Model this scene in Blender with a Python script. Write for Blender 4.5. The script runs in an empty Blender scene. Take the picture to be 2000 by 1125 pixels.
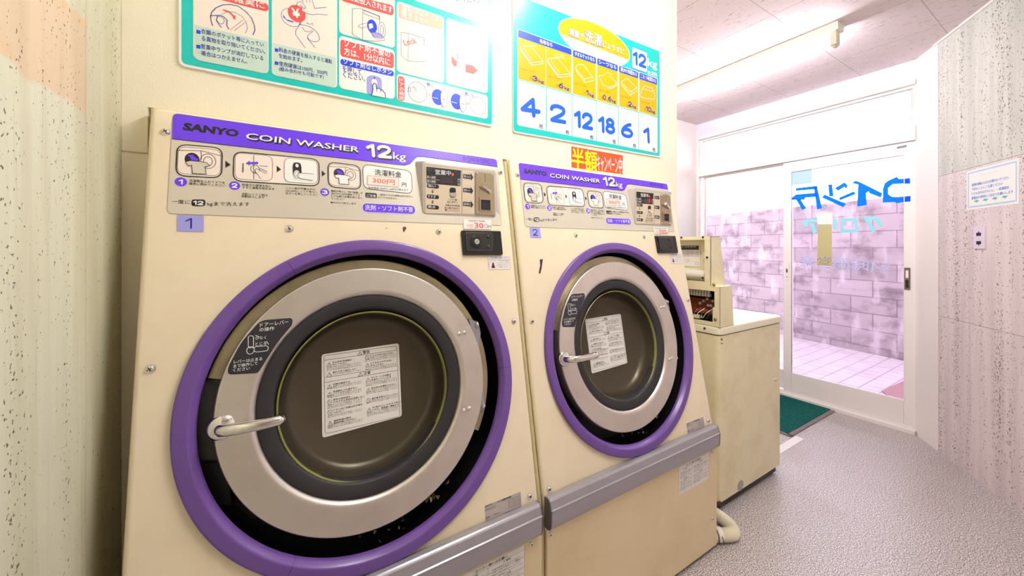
import bpy, math, random
from mathutils import Vector, Matrix
from mathutils.geometry import tessellate_polygon
random.seed(7)
S = bpy.context.scene
COL = S.collection
# ---------------------------------------------------------------- camera, sky, exposure
EYE = Vector((0, 0, 1.33)); YAW = math.radians(58.4155); FPX = 724.4; HOR = 485.13
cd = bpy.data.cameras.new('camera'); cam = bpy.data.objects.new('camera', cd); COL.objects.link(cam)
cam.location = EYE; cam.rotation_euler = (math.pi / 2, 0, YAW - math.pi / 2)
cd.sensor_width = 36; cd.lens = FPX * 36 / 2000; cd.shift_y = (HOR - 562.5) / 2000; cd.clip_start = .01
S.camera = cam
W_ = bpy.data.worlds.new('sky'); S.world = W_; W_.use_nodes = True
W_.node_tree.nodes['Background'].inputs[0].default_value = (.90, .87, 1.0, 1)
W_.node_tree.nodes['Background'].inputs[1].default_value = 6.0
S.view_settings.view_transform = 'Standard'; S.view_settings.look = 'None'
S.view_settings.gamma = 1; S.view_settings.exposure = 0.0; S.view_settings.use_curve_mapping = False
S.cycles.use_denoising = True
S.cycles.max_bounces = 10; S.cycles.transparent_max_bounces = 16
S.cycles.caustics_reflective = False; S.cycles.caustics_refractive = False; S.cycles.sample_clamp_indirect = 8
TUBE_WARM, TUBE_COOL = 165.0, 85.0          # radiance of the fluorescent tubes

CT, ST = math.cos(YAW), math.sin(YAW)
def ray(x, y):
    r = (x - 1000) / FPX
    return Vector((CT + ST * r, ST - CT * r, -(y - HOR) / FPX))

# ---------------------------------------------------------------- materials
def lin(c): return tuple(((v / 255) / 12.92 if v / 255 <= .04045 else ((v / 255 + .055) / 1.055) ** 2.4) for v in c) + (1,)
MATS = {}
def mat(name, rgb, rough=.5, metal=0, spec=.5, dirt=0, dscale=3, emit=0, bump=0, bscale=200, dcol=None):
    if name in MATS: return MATS[name]
    m = bpy.data.materials.new(name); m.use_nodes = True; nt = m.node_tree
    b = nt.nodes['Principled BSDF']; c = lin(rgb)
    b.inputs['Base Color'].default_value = c; b.inputs['Roughness'].default_value = rough
    b.inputs['Metallic'].default_value = metal; b.inputs['Specular IOR Level'].default_value = spec
    if emit: b.inputs['Emission Color'].default_value = c; b.inputs['Emission Strength'].default_value = emit
    if dirt or bump:
        tc = nt.nodes.new('ShaderNodeTexCoord')
    if dirt:
        n = nt.nodes.new('ShaderNodeTexNoise'); n.inputs['Scale'].default_value = dscale; n.inputs['Detail'].default_value = 6
        n.inputs['Roughness'].default_value = .65
        nt.links.new(tc.outputs['Object'], n.inputs['Vector'])
        mr = nt.nodes.new('ShaderNodeMapRange'); mr.inputs[1].default_value = .45; mr.inputs[2].default_value = .75
        nt.links.new(n.outputs['Fac'], mr.inputs[0])
        mx = nt.nodes.new('ShaderNodeMix'); mx.data_type = 'RGBA'
        mm = nt.nodes.new('ShaderNodeMath'); mm.operation = 'MULTIPLY'; mm.inputs[1].default_value = dirt
        nt.links.new(mr.outputs[0], mm.inputs[0]); nt.links.new(mm.outputs[0], mx.inputs['Factor'])
        mx.inputs['A'].default_value = c; mx.inputs['B'].default_value = lin(dcol) if dcol else tuple(v * .45 for v in c[:3]) + (1,)
        nt.links.new(mx.outputs['Result'], b.inputs['Base Color'])
    if bump:
        n = nt.nodes.new('ShaderNodeTexNoise'); n.inputs['Scale'].default_value = bscale; n.inputs['Detail'].default_value = 2
        nt.links.new(tc.outputs['Object'], n.inputs['Vector'])
        bp = nt.nodes.new('ShaderNodeBump'); bp.inputs['Strength'].default_value = bump; bp.inputs['Distance'].default_value = .002
        nt.links.new(n.outputs['Fac'], bp.inputs['Height']); nt.links.new(bp.outputs[0], b.inputs['Normal'])
    MATS[name] = m; return m

class NT:
    """small helper to wire node materials"""
    def __init__(s, name, rough=.6, spec=.3):
        s.m = bpy.data.materials.new(name); s.m.use_nodes = True; s.t = s.m.node_tree
        s.b = s.t.nodes['Principled BSDF']; s.b.inputs['Roughness'].default_value = rough; s.b.inputs['Specular IOR Level'].default_value = spec
        s.tc = s.t.nodes.new('ShaderNodeTexCoord').outputs['Object']
    def lk(s, a, b): s.t.links.new(a, b)
    def map(s, sc, loc=(0, 0, 0), rot=(0, 0, 0)):
        n = s.t.nodes.new('ShaderNodeMapping'); n.inputs['Scale'].default_value = sc; n.inputs['Location'].default_value = loc
        n.inputs['Rotation'].default_value = rot; s.lk(s.tc, n.inputs['Vector']); return n.outputs[0]
    def noise(s, v, scale, det=3, rough=.5):
        n = s.t.nodes.new('ShaderNodeTexNoise'); n.inputs['Scale'].default_value = scale; n.inputs['Detail'].default_value = det
        n.inputs['Roughness'].default_value = rough; s.lk(v, n.inputs['Vector']); return n.outputs['Fac']
    def ramp(s, x, a, b):
        n = s.t.nodes.new('ShaderNodeMapRange'); n.interpolation_type = 'SMOOTHSTEP'
        n.inputs[1].default_value = a; n.inputs[2].default_value = b
        s.lk(x, n.inputs[0]); return n.outputs[0]
    def math(s, op, a, b=0):
        n = s.t.nodes.new('ShaderNodeMath'); n.operation = op
        for i, v in enumerate((a, b)):
            if isinstance(v, (int, float)): n.inputs[i].default_value = v
            else: s.lk(v, n.inputs[i])
        return n.outputs[0]
    def mix(s, f, a, b):
        n = s.t.nodes.new('ShaderNodeMix'); n.data_type = 'RGBA'
        for k, v in (('Factor', f), ('A', a), ('B', b)):
            if isinstance(v, (int, float)): n.inputs[k].default_value = v
            elif isinstance(v, tuple): n.inputs[k].default_value = lin(v)
            else: s.lk(v, n.inputs[k])
        return n.outputs['Result']
    def xyz(s):
        n = s.t.nodes.new('ShaderNodeSeparateXYZ'); s.lk(s.tc, n.inputs[0]); return n.outputs
    def bump(s, h, st, d=.002):
        n = s.t.nodes.new('ShaderNodeBump'); n.inputs['Strength'].default_value = st; n.inputs['Distance'].default_value = d
        s.lk(h, n.inputs['Height']); s.lk(n.outputs[0], s.b.inputs['Normal'])
    def col(s, c): s.lk(c, s.b.inputs['Base Color'])

def travertine(name, hi, lo, pit, patch=None, split=None, psc=1.0, thr=.60):
    n = NT(name, .55, .25)
    st = n.noise(n.map((9, 9, .5)), 1.6, 5, .6)
    bl = n.noise(n.map((1, 1, .6)), 2.2, 4)
    base = n.mix(n.ramp(st, .35, .68), hi, lo)
    base = n.mix(n.math('MULTIPLY', n.ramp(bl, .45, .75), .45), base, tuple(int(v * .86) for v in lo))
    vs = n.ramp(n.noise(n.map((26, 26, .9)), 1.2, 5, .65), .55, .72); base = n.mix(n.math('MULTIPLY', vs, .4), base, tuple(int(v * k) for v, k in zip(lo, (.86, .80, .68))))
    x = n.xyz()
    if split:                       # lower slabs of a warmer stone
        z0, c1, c2 = split
        wc = n.mix(n.ramp(st, .35, .68), c1, c2)
        base = n.mix(n.math('LESS_THAN', x[2], z0), base, wc)
    if patch:                       # band of reddish stone
        y1, za, zb, pc, pe = patch
        wob = n.math('MULTIPLY', n.math('SUBTRACT', n.noise(n.map((1, 1, 1)), 9, 3), .5), .05)
        z = n.math('ADD', x[2], wob)
        f = n.math('MULTIPLY', n.ramp(z, za - .006, za + .006), n.math('SUBTRACT', 1, n.ramp(z, zb - .006, zb + .006)))
        f = n.math('MULTIPLY', f, n.math('LESS_THAN', x[1], y1))
        edge = n.math('MULTIPLY', n.math('ADD', n.ramp(z, za + .03, za), n.ramp(z, zb - .03, zb)), n.ramp(n.noise(n.map((1, 1, 1)), 14, 2), .45, .62))
        pcn = n.mix(n.ramp(st, .3, .7), pc, tuple(int(v * .92) for v in pc))
        base = n.mix(n.math('MULTIPLY', f, .85), base, n.mix(n.math('MINIMUM', edge, .8), pcn, pe))
    p1 = n.noise(n.map((1, 1, .8)), 58 * psc, 2, .6)
    band = n.noise(n.map((16, 16, .7)), 1.3, 2)
    pv = n.math('ADD', p1, n.math('MULTIPLY', n.math('SUBTRACT', band, .5), .34))
    pf = n.ramp(pv, thr, thr + .05)
    n.col(n.mix(n.math('MULTIPLY', pf, .85), base, pit))
    n.bump(n.math('SUBTRACT', 1, pf), .7, .004)
    return n.m

def glass_pane(name, tint=(255, 255, 255), k=1.0):
    m = bpy.data.materials.new(name); m.use_nodes = True; t = m.node_tree; t.nodes.clear()
    o = t.nodes.new('ShaderNodeOutputMaterial'); tr = t.nodes.new('ShaderNodeBsdfTransparent'); gl = t.nodes.new('ShaderNodeBsdfGlossy')
    tr.inputs[0].default_value = lin(tint); gl.inputs['Roughness'].default_value = .02
    fr = t.nodes.new('ShaderNodeFresnel'); fr.inputs[0].default_value = 1.45
    mm = t.nodes.new('ShaderNodeMath'); mm.operation = 'MULTIPLY'; mm.inputs[1].default_value = k
    mx = t.nodes.new('ShaderNodeMixShader'); t.links.new(fr.outputs[0], mm.inputs[0]); t.links.new(mm.outputs[0], mx.inputs[0])
    t.links.new(tr.outputs[0], mx.inputs[1]); t.links.new(gl.outputs[0], mx.inputs[2]); t.links.new(mx.outputs[0], o.inputs[0])
    return m

M_ink = mat('ink', (28, 24, 30), .5); M_blk = mat('black_plastic', (20, 18, 20), .25); M_wht = mat('white_print', (250, 250, 248), .4)
M_blue = mat('blue_print', (18, 70, 235), .4); M_navy = mat('navy_print', (30, 45, 150), .4); M_red = mat('red_print', (238, 92, 92), .4)
M_cream = mat('cream_enamel', (250, 234, 206), .32, dirt=.18, dscale=5, dcol=(214, 186, 140))
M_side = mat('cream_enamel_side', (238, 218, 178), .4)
M_ringp = mat('purple_plastic', (112, 78, 156), .28)
M_purple = mat('purple_print', (112, 62, 250), .35); M_gray = mat('silver_film', (224, 215, 200), .34, .2)
M_steel = mat('brushed_steel', (222, 214, 206), .36, .8, dirt=.3, dscale=7, dcol=(176, 164, 152))
M_chrome = mat('chrome', (235, 232, 228), .06, 1); M_rub = mat('black_rubber', (36, 33, 38), .6)
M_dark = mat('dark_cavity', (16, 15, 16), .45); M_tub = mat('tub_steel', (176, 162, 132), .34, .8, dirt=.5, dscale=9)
M_drum = mat('drum_steel', (150, 142, 128), .36, .8); M_bar = mat('grey_extrusion', (170, 166, 174), .3, .35)
M_paper = mat('paper_white', (245, 240, 236), .6); M_teal = mat('teal_print', (20, 204, 200), .3)
M_yel = mat('yellow_print', (240, 180, 0), .35); M_org = mat('orange_print', (240, 88, 40), .5)
M_mint = mat('mint_print', (206, 230, 218), .4); M_blush = mat('blush_print', (252, 238, 228), .4)
M_lav = mat('lavender_print', (168, 165, 240), .5); M_silver = mat('silver_label', (190, 180, 176), .5)
M_brz = mat('brushed_plate', (190, 172, 146), .3, 1); M_alu = mat('white_aluminium', (244, 238, 236), .4)
M_pink = mat('pink_print', (250, 170, 160), .5); M_ledred = mat('red_led', (240, 30, 40), .4, emit=.8)
M_rust = mat('rust', (92, 52, 24), .9); M_putty = mat('putty', (206, 192, 150), .7, bump=.8, bscale=60)

# ---------------------------------------------------------------- frames and mesh builder
class Frame:
    def __init__(s, o, U, V):
        s.o = Vector(o); s.U = Vector(U).normalized(); s.V = Vector(V).normalized(); s.N = s.U.cross(s.V).normalized()
    def pt(s, u, v, o=0): return s.o + s.U * u + s.V * v + s.N * o
    def px(s, x, y, o=0):            # where a sight line meets this plane
        d = ray(x, y); q = s.o + s.N * o - EYE
        p = d * (q.dot(s.N) / d.dot(s.N)) + EYE - s.o
        return (p.dot(s.U), p.dot(s.V))

def rounded(pts, r, n=5):
    out = []; N = len(pts)
    for i in range(N):
        p = Vector(pts[i]); a = Vector(pts[i - 1]) - p; b = Vector(pts[(i + 1) % N]) - p
        rr = r[i] if isinstance(r, (list, tuple)) else r
        if rr <= 0: out.append(tuple(p)); continue
        d = min(rr, a.length * .49, b.length * .49); A = p + a.normalized() * d; B = p + b.normalized() * d
        for k in range(n + 1):
            t = k / n; out.append(tuple(A * (1 - t) ** 2 + p * 2 * t * (1 - t) + B * t * t))
    return out

TXT = {}
def text_shape(s, bold=0):
    k = (s, bold)
    if k not in TXT:
        c = bpy.data.curves.new('lettering', 'FONT'); c.body = s; c.resolution_u = 2; c.offset = bold; c.fill_mode = 'FRONT'
        o = bpy.data.objects.new('lettering', c); me = bpy.data.meshes.new_from_object(o)
        v = [(q.co.x, q.co.y) for q in me.vertices]; f = [tuple(p.vertices) for p in me.polygons]
        bpy.data.objects.remove(o); bpy.data.curves.remove(c); bpy.data.meshes.remove(me)
        x0 = min(q[0] for q in v); x1 = max(q[0] for q in v); y0 = min(q[1] for q in v); y1 = max(q[1] for q in v)
        TXT[k] = ([((a - x0) / (x1 - x0), (b - y0) / (y1 - y0)) for a, b in v], f, (x1 - x0) / (y1 - y0))
    return TXT[k]

class MB:
    def __init__(s): s.v = []; s.f = []; s.m = []
    def add(s, V, F, m):
        b = len(s.v); s.v += [Vector(q) for q in V]; s.f += [tuple(b + i for i in q) for q in F]; s.m += [m] * len(F); return s
    def box(s, a, b, m):
        (x0, y0, z0), (x1, y1, z1) = a, b
        V = [(x, y, z) for x in (x0, x1) for y in (y0, y1) for z in (z0, z1)]
        return s.add(V, [(0, 1, 3, 2), (4, 6, 7, 5), (0, 4, 5, 1), (2, 3, 7, 6), (0, 2, 6, 4), (1, 5, 7, 3)], m)
    def loops(s, L, m, closed=True, cap0=False, cap1=False):
        n = len(L[0]); V = [q for l in L for q in l]; F = []
        for i in range(len(L) - 1):
            for j in range(n if closed else n - 1):
                k = (j + 1) % n; F.append((i * n + j, i * n + k, (i + 1) * n + k, (i + 1) * n + j))
        s.add(V, F, m)
        if cap0: s.add(L[0], [tuple(range(n))[::-1]], m)
        if cap1: s.add(L[-1], [tuple(range(n))], m)
        return s
    def prism(s, fr, pts, o0, o1, m, bev=0, back=True):
        c = Vector((sum(p[0] for p in pts) / len(pts), sum(p[1] for p in pts) / len(pts)))
        def ins(d): return [Vector(p) + (c - Vector(p)).normalized() * d for p in pts]
        L = [[fr.pt(u, v, o0) for u, v in pts]]
        if bev:
            L.append([fr.pt(u, v, o1 - bev) for u, v in pts]); q = ins(bev * .45); L.append([fr.pt(u, v, o1 - bev * .3) for u, v in q]); pts2 = ins(bev * 1.3)
        else: pts2 = pts
        L.append([fr.pt(u, v, o1) for u, v in pts2])
        s.loops(L, m)
        s.poly(fr, pts2, m, o1)
        if back: s.poly(fr, pts, m, o0)
        return s
    def poly(s, fr, pts, m, o=0):
        pts = [tuple(p) for p in pts]
        t = tessellate_polygon([[Vector((p[0], p[1], 0)) for p in pts]])
        F = []
        for a, b, c in t:
            A, B, C = (Vector(pts[i]) for i in (a, b, c))
            F.append((a, b, c) if (B - A).cross(C - A) > 0 else (a, c, b))
        return s.add([fr.pt(u, v, o) for u, v in pts], F, m)
    def ell(s, fr, u, v, ru, rv, m, o=0, n=28): return s.poly(fr, [(u + ru * math.cos(i * 2 * math.pi / n), v + rv * math.sin(i * 2 * math.pi / n)) for i in range(n)], m, o)
    def stroke(s, fr, pts, w, m, o=0, closed=False):
        P = [Vector(p) for p in pts]; n = len(P); A = []; B = []
        for i in range(n):
            a = P[i - 1] if (i > 0 or closed) else P[i]; b = P[(i + 1) % n] if (i < n - 1 or closed) else P[i]
            t1 = (P[i] - a); t2 = (b - P[i]); t = (t1.normalized() if t1.length > 1e-9 else Vector((0, 0))) + (t2.normalized() if t2.length > 1e-9 else Vector((0, 0)))
            if t.length < 1e-6: t = t2 if t2.length > 0 else Vector((1, 0))
            t.normalize(); nn = Vector((-t.y, t.x)); k = w / 2
            if t1.length > 1e-9: k /= max(.5, abs(nn.dot(Vector((-t1.y, t1.x)).normalized())))
            A.append(P[i] + nn * k); B.append(P[i] - nn * k)
        V = [fr.pt(q.x, q.y, o) for q in B] + [fr.pt(q.x, q.y, o) for q in A]
        return s.add(V, [(i, (i + 1) % n, n + (i + 1) % n, n + i) for i in range(n if closed else n - 1)], m)
    def text(s, fr, tx, p0, p1, h, m, o=0, bold=0, shear=0, mirror=False):
        cjk = any(ord(q) > 0x2e80 for q in tx)
        if cjk and bold:
            b_ = bold * .5 * h
            for k, (a, c) in enumerate(((-1, -1), (1, -1), (-1, 1), (1, 1))): s.text(fr, tx, Vector(p0) + Vector((a * b_, c * b_)), Vector(p1) + Vector((a * b_, c * b_)), h, m, o + k * 4e-5, 0, shear, mirror)
            return s
        v, f, asp = text_shape(tx, bold); p0 = Vector(p0); p1 = Vector(p1); d = p1 - p0; up = Vector((-d.y, d.x)).normalized() * h
        if mirror: v = [(1 - a, b) for a, b in v]; f = [tuple(reversed(q)) for q in f]
        return s.add([fr.pt(*(p0 + d * a + up * b + d.normalized() * (shear * b * h)), o) for a, b in v], f, m)
    def tube(s, P, r, m, n=12, caps=True):
        P = [Vector(p) for p in P]; L = []; ref = None
        for i, p in enumerate(P):
            t = (P[min(i + 1, len(P) - 1)] - P[max(i - 1, 0)]).normalized()
            if ref is None: ref = t.orthogonal().normalized()
            ref = (ref - t * ref.dot(t)).normalized(); b = t.cross(ref); rr = r[i] if isinstance(r, (list, tuple)) else r
            L.append([p + (ref * math.cos(a) + b * math.sin(a)) * rr for a in (k * 2 * math.pi / n for k in range(n))])
        return s.loops(L, m, True, caps, caps)
    def lathe(s, fr, u, v, prof, m, n=96, a0=0, a1=None):
        full = a1 is None; a1 = 2 * math.pi if full else a1
        N = n if full else n + 1
        L = [[fr.pt(u + r * math.cos(a0 + (a1 - a0) * k / n), v + r * math.sin(a0 + (a1 - a0) * k / n), o) for k in range(N)] for r, o in prof]
        return s.loops(L, m, full)
    def build(s, name, parent=None, smooth=35, bevel=0):
        me = bpy.data.meshes.new(name); org = ORG.get(parent, Vector((0, 0, 0))) if parent else Vector((0, 0, 0))
        me.from_pydata([q - org for q in s.v], [], s.f); ms = []
        for m in s.m:
            if m not in ms: ms.append(m)
        for m in ms: me.materials.append(m)
        idx = {m: i for i, m in enumerate(ms)}
        me.polygons.foreach_set('material_index', [idx[m] for m in s.m])
        if smooth:
            me.polygons.foreach_set('use_smooth', [True] * len(s.f)); me.set_sharp_from_angle(angle=math.radians(smooth))
        me.update(); o = bpy.data.objects.new(name, me); COL.objects.link(o)
        if parent: o.parent = parent; ORG[o] = org
        if bevel:
            b = o.modifiers.new('edge', 'BEVEL'); b.width = bevel; b.segments = 3; b.limit_method = 'ANGLE'; b.angle_limit = math.radians(40)
        return o
ORG = {}
def tag(o, label, cat, group=None):
    o['label'] = label; o['category'] = cat
    if group: o['group'] = group
    return o
def thing(name, label, cat, loc=(0, 0, 0), group=None):
    o = bpy.data.objects.new(name, None); COL.objects.link(o); o.location = loc; o.empty_display_size = .05
    ORG[o] = Vector(loc); return tag(o, label, cat, group)
def struct(name, mb, parent=None, **k):
    o = mb.build(name, parent, **k)
    if not parent: o['kind'] = 'structure'
    return o

NUM = {'1': [([(.0, .76), (.27, 1)], 0), ([(.27, 1), (.27, 0)], 0)], '2': [([(.02, .74), (.08, .91), (.3, 1), (.52, .91), (.58, .72), (.48, .48), (.2, .2), (.02, .0)], 1), ([(.02, 0), (.6, 0)], 0)],
       '3': [([(.04, .86), (.3, 1), (.54, .86), (.52, .64), (.3, .53)], 1), ([(.3, .53), (.56, .42), (.58, .17), (.3, 0), (.02, .14)], 1)], '4': [([(.42, 0), (.42, 1)], 0), ([(.42, 1), (0, .3)], 0), ([(0, .3), (.62, .3)], 0)],
       '6': [([(.5, .97), (.3, .86), (.08, .56), (.02, .28), (.1, .08), (.3, 0), (.5, .08), (.58, .28)], 1), ([(.58, .28), (.5, .48), (.3, .56), (.1, .48), (.03, .3)], 1)],
       '8': [([(.3, .54), (.1, .64), (.08, .86), (.3, 1), (.52, .86), (.5, .64), (.3, .54)], 1), ([(.3, .54), (.06, .4), (.03, .16), (.3, 0), (.57, .16), (.54, .4), (.3, .54)], 1)],
       '0': [([(.3, 1), (.08, .84), (.02, .5), (.08, .16), (.3, 0), (.52, .16), (.58, .5), (.52, .84), (.3, 1)], 1)], '.': [([(.15, 0), (.16, 0)], 0)]}
class Pen:
    """draws print on a plane, its points given as sight lines through a crop of the photograph"""
    def __init__(s, fr, ox=0, oy=0, k=1, o=.001): s.fr = fr; s.c = (ox, oy, k); s.o = o; s.mb = MB()
    def crop(s, ox, oy, k): s.c = (ox, oy, k); return s
    def q(s, p): return s.fr.px(s.c[0] + p[0] * s.c[2], s.c[1] + p[1] * s.c[2])
    def P(s, pts, m, l=1, r=0): s.mb.poly(s.fr, rounded([s.q(p) for p in pts], r) if r else [s.q(p) for p in pts], m, s.o + l * .0004); return s
    def R(s, pts, w, m, l=1, r=0): s.mb.stroke(s.fr, rounded([s.q(p) for p in pts], r) if r else [s.q(p) for p in pts], w, m, s.o + l * .0004, True); return s
    def L(s, pts, w, m, l=2): s.mb.stroke(s.fr, [s.q(p) for p in pts], w, m, s.o + l * .0004); return s
    def E(s, c, a, b, m, l=2, w=0):
        u, v = s.q(c); ru = abs(s.q(a)[0] - u); rv = abs(s.q(b)[1] - v)
        if w: s.mb.stroke(s.fr, [(u + ru * math.cos(t), v + rv * math.sin(t)) for t in (i * math.pi / 16 for i in range(32))], w, m, s.o + l * .0004, True)
        else: s.mb.ell(s.fr, u, v, ru, rv, m, s.o + l * .0004)
        return s
    def T(s, tx, bl, br, h, m, l=3, bold=0, shear=0, dx=0, dy=0, mirror=False):
        a = Vector(s.q(bl)) + Vector((dx, dy)); b = Vector(s.q(br)) + Vector((dx, dy))
        hh = abs(s.q((bl[0], bl[1] - h))[1] - s.q(bl)[1])
        s.mb.text(s.fr, tx, a, b, hh, m, s.o + l * .0004, bold, shear, mirror); return s
    def D(s, tx, bl, br, h, m, l=3, wt=.17, dx=0, dy=0):
        a = Vector(s.q(bl)) + Vector((dx, dy)); d = Vector(s.q(br)) + Vector((dx, dy)) - a; hh = abs(s.q((bl[0], bl[1] - h))[1] - s.q(bl)[1]); up = Vector((-d.y, d.x)).normalized() * hh
        tot = sum(.34 if c in '1.' else .62 for c in tx) + .2 * (len(tx) - 1); x = 0; w = wt * hh; lift = 0
        for c in tx:
            for st, cv in NUM[c]:
                P = [Vector(p) for p in st]
                if cv:
                    Q = []
                    for i in range(len(P) - 1):
                        p0, p1, p2, p3 = P[max(i - 1, 0)], P[i], P[i + 1], P[min(i + 2, len(P) - 1)]
                        for j in range(5): t = j / 5; Q.append(.5 * (2 * p1 + (p2 - p0) * t + (2 * p0 - 5 * p1 + 4 * p2 - p3) * t * t + (3 * p1 - p0 - 3 * p2 + p3) * t ** 3))
                    P = Q + [P[-1]]
                P = [a + d * ((x + p.x) / tot) + up * (wt / 2 + p.y * (1 - wt)) for p in P]; o = s.o + l * .0004 + lift
                s.mb.stroke(s.fr, P, w, m, o)
                for p in ([P[0], P[-1]] if cv else P): lift += 4e-5; s.mb.ell(s.fr, p.x, p.y, w / 2, w / 2, m, s.o + l * .0004 + lift, 14)
                lift += 4e-5
            x += (.34 if c in '1.' else .62) + .2
        return s
    def B(s, name, parent): return s.mb.build(name, parent, smooth=0)

# ---------------------------------------------------------------- the room
CEIL = 2.68; DOORX = 3.847; RC = Vector((3.847, .743, 0)); RD = Vector((-.8163, -.5777, 0))
F_right = Frame(RC, RD, (0, 0, 1)); F_door = Frame((DOORX, 0, 0), (0, -1, 0), (0, 0, 1))
F_sign = Frame((0, 1.2, 0), (1, 0, 0), (0, 0, 1))
XL = -.319

n = NT('speckled_vinyl', .36, .5)
g = n.noise(n.map((1, 1, 1)), 230, 2, .7); g2 = n.noise(n.map((1, 1, 1)), 100, 3, .7); g3 = n.noise(n.map((1, 1, 1)), 3, 3)
c = n.mix(n.ramp(g, .40, .60), (96, 88, 90), (250, 240, 240)); c = n.mix(n.math('MULTIPLY', n.ramp(g2, .50, .60), .55), c, (134, 124, 124))
c = n.mix(n.math('MULTIPLY', n.ramp(g3, .5, .8), .25), c, (150, 132, 120)); n.col(c); M_floor = n.m
n = NT('rock_wool_tile', .8, .2)
fis = n.noise(n.map((60, 14, 1), rot=(0, 0, .25)), 1.6, 3, .6); fm = n.ramp(fis, .62, .67)
pin = n.ramp(n.noise(n.map((1, 1, 1)), 190, 1), .66, .70)
c = n.mix(n.math('MULTIPLY', fm, .55), (232, 218, 220), (120, 105, 105)); c = n.mix(n.math('MULTIPLY', pin, .35), c, (150, 135, 135))
x = n.xyz()
def joint(ax, off): return n.math('LESS_THAN', n.math('ABSOLUTE', n.math('SUBTRACT', n.math('FRACT', n.math('ADD', n.math('DIVIDE', x[ax], .488), off)), .5)), .0045)
j = n.math('MAXIMUM', joint(0, .5 - 3.385 / .488 + 8), joint(1, .5 - 1.04 / .488 + 8))
n.col(n.mix(n.math('MULTIPLY', j, .45), c, (120, 105, 105))); n.bump(n.math('SUBTRACT', 1, fm), .5, .003); M_ceil = n.m
M_wall = mat('wall_cream_paint', (252, 244, 222), .55, dirt=.15, dscale=2.5, dcol=(232, 208, 160), bump=.35, bscale=260)
M_white = mat('wall_white_paint', (248, 240, 238), .55, bump=.2, bscale=180)
M_trL = travertine('travertine_left', (222, 222, 198), (204, 200, 170), (78, 66, 46), patch=(1.02, 1.585, 1.757, (228, 200, 168), (226, 180, 112)), psc=2.6, thr=.648)
M_trR = travertine('travertine_right', (216, 217, 210), (198, 199, 192), (112, 94, 92), split=(1.80, (230, 219, 220), (214, 201, 204)), psc=1.9, thr=.622)

struct('floor', MB().box((-.6, -2.6, -.08), (3.9, 2.5, 0), M_floor))
struct('ceiling', MB().box((-.6, -2.6, CEIL), (3.95, 2.5, CEIL + .08), M_ceil))
mb = MB().box((XL - .3, -2.4, 0), (XL, 1.0185, CEIL), M_trL); mb.box((XL - .3, 1.0205, 0), (XL - .0004, 2.4, CEIL), M_trL); struct('wall_left', mb)
# right wall: slabs of stone after a plain plaster strip
mb = MB()
def slab(mb, fr, u0, u1, v0, v1, o0, o1, m): mb.prism(fr, [(u0, v0), (u1, v0), (u1, v1), (u0, v1)], o0, o1, m)
for z0, z1 in ((0, .889), (.891, 1.799), (1.801, CEIL)): slab(mb, F_right, .238, 5.4, z0, z1, -.2, 0, M_trR)
slab(mb, F_right, .238, 5.4, 0, CEIL, -.2, -.003, M_ink)
slab(mb, F_right, -.1, .2365, 0, CEIL, -.2, .003, M_white); struct('wall_right', mb)
struct('trim_1', MB().prism(F_right, [(.2, CEIL - .012), (5.3, CEIL - .012), (5.3, CEIL), (.2, CEIL)], 0, .012, M_alu))
# machine wall with the signs: above and on both sides of the built-in washers
mb = MB(); ZW = 1.665
mb.box((XL, 1.2, ZW), (1.749, 2.4, CEIL), M_wall); mb.box((XL, 1.2, 0), (-.275, 2.4, ZW), M_wall); mb.box((1.66, 1.2, 0), (1.749, 2.4, ZW), M_wall)
struct('wall_back', mb)
struct('trim_2', MB().box((XL, 1.1985, 1.5535), (-.275, 1.2, 1.5555), mat('panel_joint', (190, 165, 120), .8)))  # thin tan strip for the horizontal joint between wall panels
struct('wall_recess', MB().box((1.749, 2.4, 0), (3.95, 2.5, CEIL), M_white))
# door wall: band under the ceiling, posts
mb = MB(); mb.box((DOORX, .60, 2.53), (DOORX + .1, 2.42, CEIL), mat('band_paint', (232, 232, 244), .5)); mb.box((DOORX, 2.373, 0), (DOORX + .1, 2.42, 2.53), M_white); mb.box((DOORX, .6, 0), (DOORX + .1, .745, 2.53), M_white)
struct('wall_door', mb)
struct('trim_3', MB().box((DOORX - .018, .745, 2.505), (DOORX + .1, 2.373, 2.54), M_alu), bevel=.003)
struct('trim_4', MB().box((DOORX - .012, .745, 2.105), (DOORX + .1, 2.373, 2.21), M_alu), bevel=.003)       # header between transom and doors
mb = MB(); mb.box((DOORX - .03, .745, 0), (DOORX + .1, 2.373, .03), M_alu); mb.box((DOORX + .004, .745, .03), (DOORX + .02, 2.373, .05), M_alu); struct('trim_5', mb, bevel=.002)
M_glass = glass_pane('window_glass'); M_glass2 = glass_pane('door_glass', (250, 248, 252), 1.3)
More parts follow.
